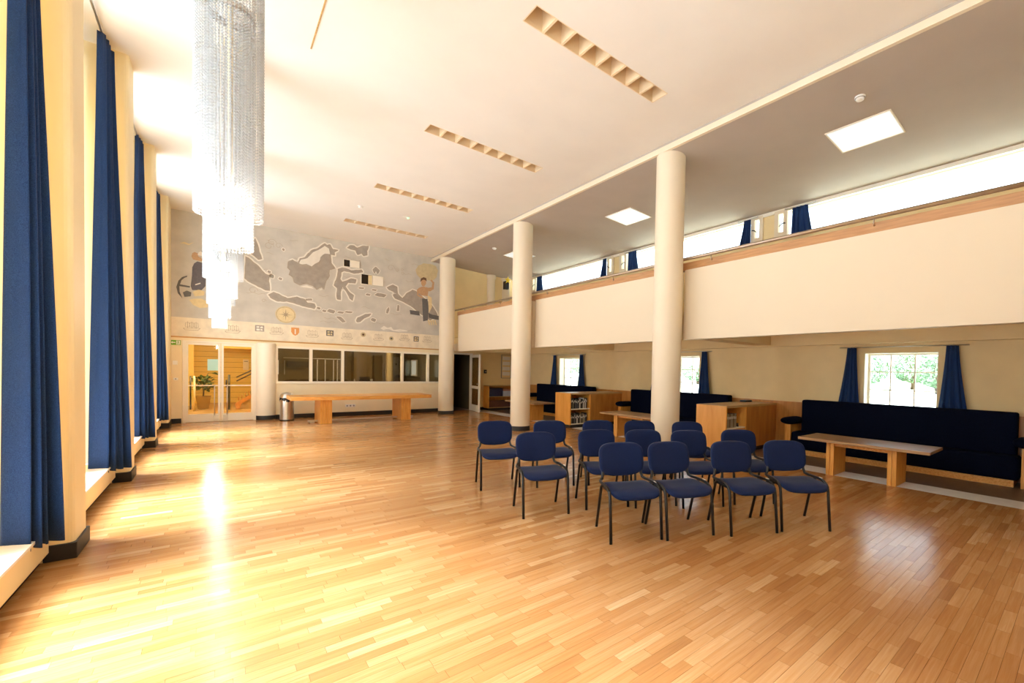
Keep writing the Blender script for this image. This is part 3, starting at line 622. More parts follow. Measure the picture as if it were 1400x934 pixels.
for k, c_ in enumerate(UP):
    if k < 1: continue
    for s_, ww in ((1, 'left'), (-1, 'right')):
        a, b = (c_ + .39, c_ + .56) if s_ > 0 else (c_ - .52, c_ - .84)
        if b > 15.1: continue
        o = curtain_mesh((8.96, a + s_ * .01), (8.96, b + s_ * .0), (8.95, a), (8.95, b + s_ * .1), 4.98, 4.40, 4, .03, 0, nu=40, nv=8, seed=k * 2 + s_ + 60).build('gallery_curtain', 'curtain_blue', solid=.005)
        tag(o, 'small blue curtain gathered at the %s of the gallery %s' % (ww, n_up[k]), 'curtain', 'gallery window curtains')
        rod_ends = (min(a, b) - .15, max(a, b) + .15)
        r = MB().tube([(8.96, rod_ends[0], 4.985), (8.96, rod_ends[1], 4.985)], .008, 8)
        for e_ in rod_ends: r.tube([(8.96, e_, 4.985), (8.96, e_, gz(8.96) + .004)], .006, 6)
        tag(r.build('curtain_rod', 'steel'), 'short curtain rod at the %s of the gallery %s' % (ww, n_up[k]), 'curtain rod', 'gallery curtain rods')
# skylights in the gallery ceiling
for k, (y0, y1) in enumerate([(1.935, 2.745), (6.83, 7.61), (11.66, 12.39)]):
    t = thing('skylight', ['flat square skylight panel nearest the camera, over the gallery', 'flat square skylight panel between the near and middle columns', 'flat square skylight panel behind the middle column'][k], 'skylight', (7.19, (y0 + y1) / 2, gz(7.19))); t.rotation_euler.y = math.atan(SLG)
    hy = (y1 - y0) / 2; hx = .335
    f = MB(); f.box(-hx - .02, hx + .02, -hy - .02, -hy, -.012, 0); f.box(-hx - .02, hx + .02, hy, hy + .02, -.012, 0); f.box(-hx - .02, -hx, -hy, hy, -.012, 0); f.box(hx, hx + .02, -hy, hy, -.012, 0)
    f.build('frame', 'white_paint', t); MB().box(-hx, hx, -hy, hy, -.006, 0).build('diffuser', 'skylight_pane', t)
for k, (x, y, z, l) in enumerate([(6.31, 2.12, gz(6.31), 'round white smoke detector on the gallery ceiling near the front skylight'), (6.30, 11.98, gz(6.30), 'small white smoke detector on the gallery ceiling beyond the middle column'),
                       (2.603, 11.647, CZ, 'tiny white ceiling detector left of the third louvre')]):
    t = thing('smoke_detector', l, 'detector', (x, y, z))
    MB().lathe(0, 0, [(0, -.05), (.03, -.05), (.045, -.042), (.05, -.03), (.05, -.022)], 24).build('sensor_cap', 'white_plastic', t)
    MB().lathe(0, 0, [(.062, -.02), (.065, -.012), (.065, 0)], 24).build('mounting_base', 'white_plastic', t)
t = thing('exit_lamp', 'small ceiling lamp with green glow between the far louvres', 'lamp', (3.636, 11.627, CZ))
MB().box(-.09, .09, -.03, .03, -.02, 0).build('housing', 'white_plastic', t, bevel=.005); MB().lathe(.05, 0, [(0, -.035), (.02, -.032), (.028, -.02)], 16).build('lens', 'led_green', t)

# ------------------------------------------------------------------ far wall
YT = YB + .22
fw = MB()
fw.box(-.86, 6.05, YB, YT, 2.20, CZ + .1)                       # mural wall
fw.box(-1.5, -.63, YB, YT, 0, 2.2); fw.box(.86, 1.28, YB, YT, 0, 2.2)
fw.box(1.28, 6.05, YB, YT, 0, 1.03); fw.box(6.02, 6.12, YB, YT, 0, 2.2)
fw.box(-1.5, -.86, YB, YT, 2.2, CZ + .1); fw.box(-.63, .86, YB, YT, 2.10, 2.2); fw.box(1.28, 6.02, YB, YT, 2.05, 2.2)
struct('wall_far', fw, 'lower_wall_paint')
fg = MB(); fg.box(6.05, XR + .3, YB, YT, 2.2, 5.9); fg.box(7.16, XR + .3, YB, YT, 0, 2.2); fg.box(6.12, 7.16, YB, YT, 2.05, 2.2)
struct('wall_far_gallery', fg, 'wall_paint')
lg = MB().box(-.83, 6.05, YB - .05, YB, 2.165, 2.20)
struct('trim_4', lg, 'ledge_wood')
struct('trim_5', MB().box(-.83, 6.05, YB - .035, YB, 2.10, 2.165), 'lower_wall_paint')
struct('baseboard_far', MB().box(1.28, 6.0, YB - .02, YB, 0, .12), 'black_base')
struct('baseboard_door', MB().box(-.83, -.645, YB - .02, YB, 0, .12), 'black_base')
struct('baseboard_far_right', MB().box(7.16, XR, YB - .02, YB, 0, .1), 'black_base')
for k, (px, l) in enumerate([(7.87, 'pale round pilaster on the far gallery wall, left one'), (8.5, 'pale round pilaster on the far gallery wall, right one')]):
    o = MB().lathe(px, YB, [(.155, 2.62), (.155, 4.95), (.19, 4.98), (.19, gz(px))], 32).build('wall_pilaster', 'column_paint'); tag(o, l, 'pilaster')
t = thing('half_column', 'squat white round column between glass doors and office window', 'column', (1.065, YB + .04, 0))
MB().lathe(0, 0, [(.225, 0), (.225, 2.12)], 48).build('shaft', 'white_paint', t)
MB().lathe(0, 0, [(.232, 0), (.232, .115), (.225, .12)], 48).build('base_ring', 'black_base', t)

# mural: flat painting, every painted shape its own thin layer
mu = thing('map_mural', 'large grey painted wall map of islands above the office window', 'mural', (0, YB, 0))
def flat(poly, d0, d1): return MB().prism(poly, lambda a, b: (a, -d0, b), lambda a, b: (a, -d1, b))
flat([(-.83, 2.68), (6.05, 2.68), (6.05, CZ - .002), (-.83, CZ - .002)], 0, .003).build('sea_field', 'fresco', mu)
flat([(-.83, 2.20), (6.05, 2.20), (6.05, 2.68), (-.83, 2.68)], 0, .003).build('emblem_band', 'fresco_band', mu)
def offset(poly, d):
    n = len(poly); A = sum(poly[i][0] * poly[(i + 1) % n][1] - poly[(i + 1) % n][0] * poly[i][1] for i in range(n))
    sg = 1 if A > 0 else -1; out = []
    for i in range(n):
        a, b, c_ = Vector(poly[i - 1]), Vector(poly[i]), Vector(poly[(i + 1) % n])
        e1 = (b - a).normalized(); e2 = (c_ - b).normalized()
        nn = Vector((e1.y + e2.y, -e1.x - e2.x)) * sg
        nn = nn.normalized() if nn.length > .2 else Vector((e1.y, -e1.x)) * sg
        out.append(tuple(b + nn * d))
    return out
def rough(poly, amp, seed, it=2):
    rg = random.Random(seed)
    for _ in range(it):
        q = []
        for i, p in enumerate(poly):
            n = poly[(i + 1) % len(poly)]; d = math.hypot(n[0] - p[0], n[1] - p[1])
            q.append(p); q.append(((p[0] + n[0]) / 2 + rg.uniform(-amp, amp) * d, (p[1] + n[1]) / 2 + rg.uniform(-amp, amp) * d))
        poly = q
    return poly
for i, (n, poly) in enumerate(MURAL):
    poly = [tuple(p) for p in poly]
    if n == 'compass':
        flat(poly, .003, .005).build('compass_disc', 'fresco_cream', mu)
        cx, cz = sum(p[0] for p in poly) / len(poly), sum(p[1] for p in poly) / len(poly)
        st = []
        for k in range(16):
            r_ = .17 if k % 4 == 0 else (.10 if k % 2 == 0 else .035); a = 2 * PI * k / 16; st.append((cx + r_ * math.cos(a), cz + r_ * math.sin(a)))
        flat(st, .005, .0065).build('compass_star', 'fresco_line', mu)
        rg_ = MB(); N_ = 48
        for r0, r1 in ((.205, .213), (.222, .228)):
            for k in range(N_):
                a, b = 2 * PI * k / N_, 2 * PI * (k + 1) / N_
                rg_.add([(cx + r * math.cos(t_), -.0068, cz + r * math.sin(t_)) for r, t_ in ((r0, a), (r1, a), (r1, b), (r0, b))], [(0, 1, 2, 3)])
        rg_.build('compass_ring', 'fresco_line', mu); continue
    if n == 'sunglow': flat(rough(poly, .06, i, 1), .003, .0036).build('sun_glow', 'fresco_sun', mu); continue
    if n[:2] in ('w_', 's_'):
        m_ = {'skin': 'fresco_skin', 'dark': 'fresco_dark', 'slate': 'fresco_slate', 'cream': 'fresco_cream', 'navy': 'fresco_navy', 'white': 'fresco_white'}[n.split('_')[1]]
        flat(poly, .0075, .0095 + .0004 * (i % 5)).build('painted_figure', m_, mu); continue
    if n == 'borneo_north': flat(rough(poly, .06, i, 1), .0062, .0078).build('landmass', 'fresco_coast', mu); continue
    if n == 'coast': flat(rough(poly, .1, i, 1), .003, .0045).build('coastline', 'fresco_coast', mu); continue
    pr = rough(poly, .05, i, 1 if len(poly) < 8 else 2)
    big = len(poly) > 7
    flat(offset(pr, .045 if big else .028), .003, .0042).build('coastline', 'fresco_coast', mu)
    flat(offset(pr, .008), .0042, .005).build('shoreline', 'fresco_line', mu)
    flat(pr, .005, .006 ).build('landmass' if big else 'islet', 'fresco_land', mu)
# faint engravings on the sea and in the band: ships, waves
rg = random.Random(4)
ln = MB()
def stroke(pts, w=.008, d=.0045):
    for (a, b) in zip(pts[:-1], pts[1:]):
        a = Vector(a); b = Vector(b); t_ = (b - a).normalized() * w / 2; nrm = Vector((-t_.y, t_.x))
        ln.add([(p.x, -d, p.y) for p in (a + nrm, a - nrm, b - nrm, b + nrm)], [(0, 1, 2, 3)])
def ship(cx, cz, s):
    stroke([(cx - s, cz), (cx - .8 * s, cz - .25 * s), (cx + .7 * s, cz - .25 * s), (cx + s, cz + .1 * s), (cx - s, cz)])
    for m_ in (-.5, 0, .5):
        stroke([(cx + m_ * s, cz), (cx + m_ * s, cz + 1.1 * s)], .007)
        stroke([(cx + m_ * s - .22 * s, cz + .9 * s), (cx + m_ * s + .22 * s, cz + .9 * s), (cx + m_ * s + .28 * s, cz + .25 * s), (cx + m_ * s - .28 * s, cz + .25 * s), (cx + m_ * s - .22 * s, cz + .9 * s)], .006)
for cx in (-.45, .35, 1.3, 2.15, 3.05, 3.95, 4.75, 5.5): ship(cx, 2.42 + rg.uniform(-.03, .05), .16)
for k in range(34):
    cx, cz = rg.uniform(-.6, 5.8), rg.uniform(2.75, 5.1)
    pts = [(cx + .05 * j, cz + .02 * math.sin(j * 1.4 + k)) for j in range(rg.randint(4, 9))]; stroke(pts, .006, .0036)
for k in range(10):                                  # swirls of the clouds painted at the top
    cx, cz = rg.choice([(1.35, 4.95), (4.45, 4.75), (.9, 3.4)]); cx += rg.uniform(-.3, .3); cz += rg.uniform(-.15, .15); r_ = rg.uniform(.05, .14)
    stroke([(cx + r_ * (1 - j * .06) * math.cos(j * .6), cz + r_ * (1 - j * .06) * math.sin(j * .6)) for j in range(12)], .007, .0036)
lo = ln.build('engraved_lines', 'fresco_line', mu); lo['kind'] = 'stuff'
# emblems of the band
def emblem(cx, cz, w, h, kind, m1, m2):
    if kind == 'shield': p = [(cx - w, cz + h), (cx + w, cz + h), (cx + w, cz - .2 * h), (cx + .6 * w, cz - .8 * h), (cx, cz - 1.1 * h), (cx - .6 * w, cz - .8 * h), (cx - w, cz - .2 * h)]
    elif kind == 'round': p = [(cx + w * math.cos(2 * PI * k / 14), cz + w * math.sin(2 * PI * k / 14)) for k in range(14)]
    else: p = [(cx - w, cz - h), (cx + w, cz - h), (cx + w, cz + h), (cx - w, cz + h)]
    e = flat(p, .003, .005).build('emblem', m1, mu)
    if kind == 'shield':
        flat([(cx - .15 * w, cz - .7 * h), (cx + .15 * w, cz - .7 * h), (cx + .15 * w, cz + .6 * h), (cx - .15 * w, cz + .6 * h)], .005, .0065).build('emblem_mark', m2, e)
    elif kind == 'square':
        for a, b, c_, d in ((-.7, -.1, .15, .7), (.15, .75, .1, .7), (-.7, .05, -.75, -.15), (.2, .7, -.7, -.2)):
            flat([(cx + a * w, cz + c_ * h), (cx + b * w, cz + c_ * h), (cx + b * w * .8, cz + d * h), (cx + a * w, cz + d * h * .8)], .005, .0065).build('emblem_mark', m2, e)
    else: flat([(cx + .5 * w * math.cos(2 * PI * k / 8), cz + .5 * w * math.sin(2 * PI * k / 8)) for k in range(8)], .005, .0065).build('emblem_mark', m2, e)
emblem(.92, 2.525, .10, .085, 'square', 'fresco_land', 'fresco_white')
emblem(1.732, 2.50, .095, .11, 'shield', 'fresco_orange', 'fresco_white')
emblem(2.596, 2.516, .095, .085, 'square', 'fresco_slate', 'fresco_cream')
emblem(3.504, 2.537, .075, .08, 'round', 'fresco_sun', 'fresco_dark')
emblem(4.336, 2.468, .07, .08, 'round', 'fresco_sun', 'fresco_slate')
emblem(5.13, 2.505, .085, .085, 'square', 'fresco_slate', 'fresco_cream')
# projection hatches in the mural
for k, (x0, x1, z0, z1, s0, s1, l) in enumerate([(2.945, 3.11, 4.58, 4.79, 3.12, 3.37, 'small hatch in the mural with open white shutter, upper left one'),
                                                 (3.43, 3.73, 4.12, 4.425, 3.75, 4.06, 'hatch in the mural with open white shutter, lower right one')]):
    t = thing('wall_hatch', l, 'hatch', ((x0 + x1) / 2, YB, z0))
    cx = (x0 + x1) / 2; a, b, h = x0 - cx, x1 - cx, z1 - z0
    f = MB(); f.box(a - .012, a, -.05, 0, 0, h); f.box(b, b + .012, -.05, 0, 0, h); f.box(a - .012, b + .012, -.05, 0, h, h + .012); f.box(a - .012, b + .012, -.05, 0, -.012, 0)
    f.build('hatch_frame', 'white_paint', t); MB().box(a, b, -.012, -.010, 0, h).build('dark_plate', 'office_dark', t)  # flat dark plate on the wall; the hole's shade is in its colour
    if k: MB().box(b - .1, b - .004, -.03, -.013, .01, h - .01).build('reveal_panel', 'fresco_cream', t)
    MB().box(s0 - cx, s1 - cx, -.055, -.03, 0, h).build('shutter', 'white_paint', t, bevel=.004)

# ------------------------------------------------------------------ glazed double doors to the lobby
d = sroot('door_1', (.113, YB, 0))
dw = .735
f = MB(); f.box(-dw, -dw + .055, -.03, .1, 0, 2.12); f.box(dw - .055, dw, -.03, .1, 0, 2.12); f.box(-dw, dw, -.03, .1, 2.065, 2.12)
f.build('door_frame', 'white_paint', d)
for s_ in (-1, 1):
    a, b = (-.68, -.006) if s_ < 0 else (.006, .68)
    l = MB(); st = .05
    l.box(a, a + st, 0, .045, .01, 2.06); l.box(b - st, b, 0, .045, .01, 2.06); l.box(a, b, 0, .045, 2.0, 2.06); l.box(a, b, 0, .045, .01, .215)
    lo = l.build('door_leaf', 'white_paint', d)
    MB().box(a + st, b - st, .018, .024, .215, 2.0).build('glass_pane', 'door_glass', lo)
    MB().box(a + st, b - st, .004, .04, .94, .966).build('cross_bar', 'white_paint', lo)
    px = b - .12 if s_ < 0 else a + .12
    MB().tube([(px, .004, .18), (px, -.05, .2), (px, -.05, .95), (px, .004, .97)], .011, 8).build('pull_handle', 'steel', lo)
    MB().box(px - .02, px + .08 if s_ < 0 else px + .02, -.012, 0, .03, .17).build('kick_lock', 'steel', lo) if s_ < 0 else MB().box(px - .08, px + .02, -.012, 0, .03, .17).build('kick_lock', 'steel', lo)
    if s_ < 0:
        po = MB().box(-.265, -.04, .008, .012, 1.345, 1.64).build('poster', 'paper_mint', lo)
        po['label'] = 'pale mint notice taped inside the left glass leaf'
# leaf of the doorway under the gallery
d2 = sroot('door_2', (7.12, YB - .02, 0))
f = MB(); f.box(-1.0, -.95, 0, .12, 0, 2.05); f.box(0, .05, 0, .12, 0, 2.1); f.box(-1.0, .05, 0, .12, 2.05, 2.1); f.build('door_frame', 'white_paint', d2)
l = MB(); l.box(-.02, .02, -.10, 0, .01, 2.04); l.box(-.02, .02, -1.0, -.88, .01, 2.04); l.box(-.02, .02, -1, 0, 1.94, 2.04); l.box(-.02, .02, -1, 0, .01, .24); l.box(-.02, .02, -1, 0, .82, .92)
lo = l.build('door_leaf', 'white_paint', d2); lo.rotation_euler.z = math.radians(-8)
MB().box(-.003, .003, -.88, -.1, .92, 1.94).build('glass_pane', 'office_glass', lo); MB().box(-.003, .003, -.88, -.1, .24, .82).build('glass_pane', 'office_glass', lo)
MB().tube([(-.02, -.94, 1.0), (-.06, -.94, 1.0), (-.06, -.84, 1.0)], .009, 8).build('lever_handle', 'steel', lo)

# exit sign with arrow and running figure
t = thing('exit_sign', 'small green emergency sign with white arrow beside the glass doors', 'sign', (-.75, YB, 2.035))
MB().box(-.095, .095, -.03, 0, -.06, .06).build('sign_box', 'green_sign', t)
a = MB(); q = lambda x, z: (x, -.0315, z); q2 = lambda x, z: (x, -.030, z)
a.prism([(-.085, 0), (-.05, .03), (-.05, .012), (.0, .012), (.0, -.012), (-.05, -.012), (-.05, -.03)], q2, q); a.build('arrow', 'paper_white', t)
a = MB(); a.prism([(.015, -.05), (.085, -.05), (.085, .05), (.015, .05)], q2, q); a.build('doorway_mark', 'paper_white', t)
g = lambda x, z: (x, -.033, z)
a = MB(); a.prism([(.048 + .009 * math.cos(k * PI / 4), .034 + .009 * math.sin(k * PI / 4)) for k in range(8)], q, g); a.prism([(.038, .022), (.06, .022), (.055, -.008), (.042, -.008)], q, g)
a.prism([(.042, -.006), (.052, -.006), (.036, -.042), (.024, -.042)], q, g); a.prism([(.048, -.006), (.056, -.006), (.072, -.038), (.064, -.042)], q, g); a.build('running_figure', 'green_sign', t)
t = thing('switch', 'pale wall switch box by the glass doors', 'switch', (-.757, YB, 1.53)); MB().box(-.045, .045, -.03, 0, -.05, .05).build('switch_box', 'white_plastic', t, bevel=.006); MB().box(-.02, .02, -.038, -.03, -.03, .03).build('rocker', 'white_plastic', t)
t = thing('wall_socket', 'small socket plate low beside the glass doors', 'socket', (-.747, YB, 1.12)); MB().box(-.043, .043, -.018, 0, -.03, .03).build('plate', 'white_plastic', t, bevel=.004); MB().lathe(0, 0, [(.0, 0), (.015, 0)], 12).build('socket_hole', 'grey_plastic', t).matrix_local = Matrix.Translation((0, -.019, 0)) @ Matrix.Rotation(PI / 2, 4, 'X')
t = thing('triple_socket', 'white triple wall socket behind the long oak table', 'socket', (3.16, YB, .31)); MB().box(-.14, .14, -.02, 0, -.045, .045).build('plate', 'white_plastic', t, bevel=.005)
for k in (-1, 0, 1): MB().lathe(0, 0, [(.0, 0), (.026, 0)], 14).build('socket_hole', 'grey_plastic', t).matrix_local = Matrix.Translation((k * .09, -.021, 0)) @ Matrix.Rotation(PI / 2, 4, 'X')
t = thing('thermostat', 'small black wall phone on the wall right of the open door', 'thermostat', (7.68, YB, 1.44)); MB().box(-.05, .05, -.06, 0, -.07, .07).build('body', 'black_metal', t, bevel=.01); MB().box(-.03, .03, -.065, -.06, -.03, .03).build('front_panel', 'grey_plastic', t)
t = thing('notice_board', 'pale framed notice sheet on the wall above the low shelf', 'notice', (8.57, YB, 1.2)); MB().box(-.2, .2, -.02, 0, 0, .9).build('board', 'wall_paint', t); 
f = MB(); f.box(-.21, .21, -.03, 0, -.01, .01); f.box(-.21, .21, -.03, 0, .89, .91); f.box(-.21, -.19, -.03, 0, 0, .9); f.box(.19, .21, -.03, 0, 0, .9); f.build('frame', 'grey_plastic', t)
for k in range(4): MB().box(-.16, .16, -.024, -.02, .1 + k * .2, .24 + k * .2).build('sheet', 'paper_white', t)

# ------------------------------------------------------------------ lobby behind the glass doors
struct('wall_lobby_left', MB().box(-1.5, -1.2, YT, 24.5, 0, 3), 'lobby_wall')
struct('wall_lobby_right', MB().box(1.25, 1.3, YT, 24.5, 0, 3), 'lobby_wall')
struct('ceiling_lobby', MB().box(-1.5, 1.3, YT, 24.5, 2.75, 3), 'lobby_wall')
wlb = sroot('wall_lobby')
MB().box(-1.5, 1.3, 22.6, 22.7, 0, 3).build('backing', 'floor_base', wlb)
for k in range(14):
    z = k * .2; MB().box(-1.2, 1.25, 22.57, 22.6, z, z + .192).build('plank', 'lobby_wall', wlb)
t = thing('lobby_column', 'narrow yellow boxed pier inside the lobby seen through the left leaf', 'pier', (-.68, 21.4, 0)); MB().box(-.1, .1, -.1, .1, 0, 2.75).build('shaft', 'lobby_wall', t)
o = MB().box(.15, 1.2, 21.0, 21.3, 2.1, 2.75).build('lobby_beam', 'lobby_wall'); tag(o, 'yellow downstand beam over the lobby staircase', 'beam')
t = thing('potted_plant', 'bushy dark green potted plant in the lobby behind the left leaf', 'plant', (-.30, 19.6, 0))
MB().lathe(0, 0, [(.0, .02), (.14, .02), (.19, .42), (.21, .44), (.19, .44), (.17, .40), (0, .40)], 24).build('pot', 'terracotta', t)
MB().tube([(0, 0, .4), (.01, 0, .6), (-.01, 0, .8)], .02, 6).build('stem', 'bark', t)
lf = MB(); rg = random.Random(2)
for k in range(170):
    a = rg.uniform(0, 2 * PI); e = rg.uniform(-.3, 1.3); L_ = rg.uniform(.12, .2); r_ = rg.uniform(.06, .24)
    b = Vector((r_ * math.cos(a), r_ * math.sin(a), .78 + rg.uniform(-.16, .26))); dr = Vector((math.cos(a) * math.cos(e), math.sin(a) * math.cos(e), math.sin(e)))
    sd = Vector((-math.sin(a), math.cos(a), 0)) * L_ * .32
    lf.add([b, b + dr * L_ * .5 + sd, b + dr * L_ + Vector((0, 0, -.03)), b + dr * L_ * .5 - sd], [(0, 1, 2, 3)])
for a, L_ in ((.2, .5), (.5, .45)):
    lf.tube([(0, 0, .9), (.12, 0, 1.2), (.25 + a * .2, 0, 1.22)], .008, 5); lf.add([(.2, 0, 1.2), (.3, .03, 1.24), (.45, 0, 1.12), (.3, -.03, 1.18)], [(0, 1, 2, 3)])
lf.build('foliage', 'leaf_green', t)['kind'] = 'stuff'
t = thing('stanchion', 'thin white post with dark twin in the lobby, left of the plant', 'post', (-.50, 18.8, 0)); MB().tube([(0, 0, 0), (0, 0, 1.12)], .028, 10).build('white_post', 'white_paint', t); MB().tube([(-.09, .1, .05), (-.09, .1, 1.12)], .02, 10).build('dark_post', 'black_metal', t)
t = thing('lobby_door_post', 'dark slim post and handle standing in the lobby behind the right leaf', 'post', (.35, 19.0, 0)); MB().tube([(0, 0, .0), (0, 0, 1.17)], .03, 10).build('post', 'black_metal', t); MB().tube([(-.07, 0, .75), (-.07, 0, 1.0)], .022, 8).build('handle', 'black_metal', t)
t = thing('staircase', 'lobby staircase with dark handrails rising to the right', 'staircase', (.6, 19.2, 0))
for k in range(6):
    MB().box(.0 + k * .12, .66, 0, 1.1, .0 + k * .14, .14 + k * .14).build('step', 'lobby_floor', t)
sg = MB(); sg.prism([(-.06, .0), (-.1, .14), (-.06, .22), (.1, .34), (.64, .72), (.64, .60), (.1, .2), (.02, 0)], lambda a, b: (a, -.04, b), lambda a, b: (a, 0, b)); sg.build('stringer', 'oak_panel', t)
for k in range(7): MB().tube([(.0 + k * .09, -.02, .3 + k * .06), (.0 + k * .09, -.02, .42 + k * .065)], .012, 6).build('baluster', 'oak_panel', t)
for dz in (0, -.13): MB().tube([(-.06, -.02, 1.08 + dz), (.64, -.02, 1.50 + dz * .8)], .02, 8).build('handrail', 'black_metal', t)
t = thing('lobby_notice', 'white notice sheet on the yellow lobby wall above the handrail', 'notice', (.93, 22.55, 1.3)); MB().box(-.09, .09, -.01, 0, 0, .42).build('sheet', 'paper_white', t); MB().box(-.06, .06, -.012, -.01, .33, .36).build('heading', 'paper_ink', t)
t = thing('lobby_lamp', 'round ceiling lamp of the lobby', 'lamp', (0, 18.3, 2.75)); MB().lathe(0, 0, [(0, -.08), (.16, -.07), (.2, -.02), (.2, 0)], 24).build('diffuser', glow('lamp_warm', (1, .96, .84, 1), 6), t)
pl = bpy.data.lights.new('lobby_bulb', 'POINT'); pl.energy = 190; pl.color = (1, .96, .84); pl.shadow_soft_size = .2
plo = bpy.data.objects.new('lobby_bulb', pl); COL.objects.link(plo); plo.location = (0, 18.3, 2.4)

# ------------------------------------------------------------------ office behind the window band
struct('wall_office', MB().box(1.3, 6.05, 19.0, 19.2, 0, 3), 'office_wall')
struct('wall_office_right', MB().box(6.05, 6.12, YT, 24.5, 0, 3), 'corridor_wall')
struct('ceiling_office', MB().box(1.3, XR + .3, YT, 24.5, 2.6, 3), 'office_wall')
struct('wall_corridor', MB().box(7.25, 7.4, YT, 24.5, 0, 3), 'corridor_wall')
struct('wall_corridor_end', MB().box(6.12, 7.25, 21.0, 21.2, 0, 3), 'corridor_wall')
struct('trim_7', MB().box(6.70, 6.78, 17.9, 18.0, 0, 2.6), 'office_wall')
wi += 1; w = sroot('window_%d' % wi)
f = MB(); X0, X1 = 1.28, 6.02
f.box(X0, X1, YB - .02, YB + .1, 2.0, 2.06); f.box(X0, X1, YB - .02, YB + .1, 1.02, 1.06); f.box(X0, X0 + .05, YB - .02, YB + .1, 1.03, 2.05); f.box(X1 - .03, X1, YB - .02, YB + .1, 1.03, 2.05)
f.build('window_frame', 'white_paint', w)
ms = [2.118, 2.94, 4.69, 5.535]; ed = [X0 + .05] + ms + [X1 - .03]
for m_ in ms: MB().box(m_ - .038, m_ + .038, YB - .018, YB + .098, 1.05, 2.01).build('mullion', 'white_paint', w)
for a, b in zip(ed[:-1], ed[1:]): MB().box(a + .02, b - .02, YB + .03, YB + .036, 1.05, 2.01).build('pane', 'office_glass', w)
struct('trim_8', MB().box(1.28, 6.02, YB - .03, YB + .3, 1.0, 1.028), 'white_paint')
# things in the office
t = thing('pipe_duct', 'dark horizontal cabinet box on the office wall, seen through first pane', 'cabinet', (2.25, 18.8, 1.47)); MB().box(-.34, .36, -.2, .2, 0, .2).build('body', 'office_dark', t); MB().box(-.36, .38, -.22, .2, .2, .22).build('top', 'office_wall', t)
t = thing('clothes_rack', 'pale metal clothes rack in the office behind the second pane', 'rack', (2.95, 18.2, 0))
for x in (-.22, .02, .28, .40): MB().tube([(x, 0, 0), (x, 0, 1.75)], .018, 8).build('post', 'white_plastic', t)
MB().tube([(-1.2, 0, 1.78), (.55, 0, 1.78)], .014, 8).build('top_rail', 'white_plastic', t)
t = thing('wall_panel_frame', 'thin pale framed panel on the office wall behind first pane', 'panel', (1.78, 18.95, 1.2)); 
for x in (-.12, .06): MB().box(x, x + .02, -.02, 0, 0, .5).build('stile', 'white_plastic', t)
t = thing('office_pillar', 'plain brown pillar in the office behind the wide pane, left one', 'pillar', (4.25, 18.6, 0)); MB().box(-.32, .32, -.2, .2, 0, 2.6).build('shaft', 'office_wall', t)
t = thing('office_pillar', 'paler round pillar in the office behind the wide pane', 'pillar', (5.05, 17.9, 0)); MB().lathe(0, 0, [(.13, 0), (.13, 2.6)], 24).build('shaft', 'wall_paint', t)
t = thing('office_door', 'grey office door with small dark plate behind the wide pane', 'door', (5.42, 18.9, 0)); MB().box(-.2, .28, 0, .06, 0, 1.95).build('leaf', 'grey_plastic', t); MB().box(.14, .2, -.01, 0, 1.62, 1.7).build('plate', 'office_dark', t)
t = thing('monitor', 'dark computer screen standing behind the office window ledge', 'monitor', (3.72, 15.9, 1.02)); MB().box(-.16, .16, 0, .03, .0, .18).build('screen', 'office_dark', t); MB().box(-.03, .03, .0, .08, -.02, .02).build('foot', 'office_dark', t)
t = thing('paper_cup', 'small white cup beside the dark office screen', 'cup', (3.90, 15.8, 1.0)); MB().lathe(0, 0, [(0, 0), (.03, 0), (.042, .12), (.038, .12), (.028, .01)], 16).build('cup_body', 'white_plastic', t)
t = thing('bottle', 'tiny white bottle on the office ledge left of the screen', 'bottle', (3.32, 15.45, 1.028)); MB().lathe(0, 0, [(0, 0), (.022, 0), (.022, .07), (.01, .085), (.01, .11), (0, .11)], 14).build('bottle_body', 'white_plastic', t)
t = thing('office_fill_disc', 'added round glowing disc on the ceiling, brightening the dim office', 'lamp', (3.6, 15.9, 2.6)); MB().lathe(0, 0, [(0, -.06), (.14, -.05), (.16, 0)], 20).build('diffuser', 'lamp_warm', t)  # added glowing disc, brightens the dim office from out of sight
pl = bpy.data.lights.new('office_fill', 'POINT'); pl.energy = 320; pl.color = (1, .9, .7); pl.shadow_soft_size = .15  # added fill light for the office
plo = bpy.data.objects.new('office_fill', pl); COL.objects.link(plo); plo.location = (3.6, 15.9, 2.42)
t = thing('office_desk', 'dark desk inside the office under the window ledge', 'desk', (3.7, 15.95, 0)); MB().box(-.9, .9, -.25, .4, .95, 1.0).build('desktop', 'office_dark', t)
for x in (-.85, .85): MB().box(x - .03, x + .03, -.2, .35, 0, .95).build('leg', 'office_dark', t)
wi += 1; w = sroot('window_%d' % wi, (6.05, 18.05, 0))  # glowing window put in for the opposite window's reflection in the glass
f = MB(); f.box(-.05, -.005, -.32, -.28, 1.2, 1.85); f.box(-.05, -.005, .28, .32, 1.2, 1.85); f.box(-.05, -.005, -.3, .3, 1.2, 1.24); f.box(-.05, -.005, -.3, .3, 1.81, 1.85); f.build('window_frame', 'white_paint', w)
MB().box(-.02, -.006, -.28, .28, 1.24, 1.81).build('pane', glow('reflected_window_glow', (.75, .86, 1, 1), .9), w)

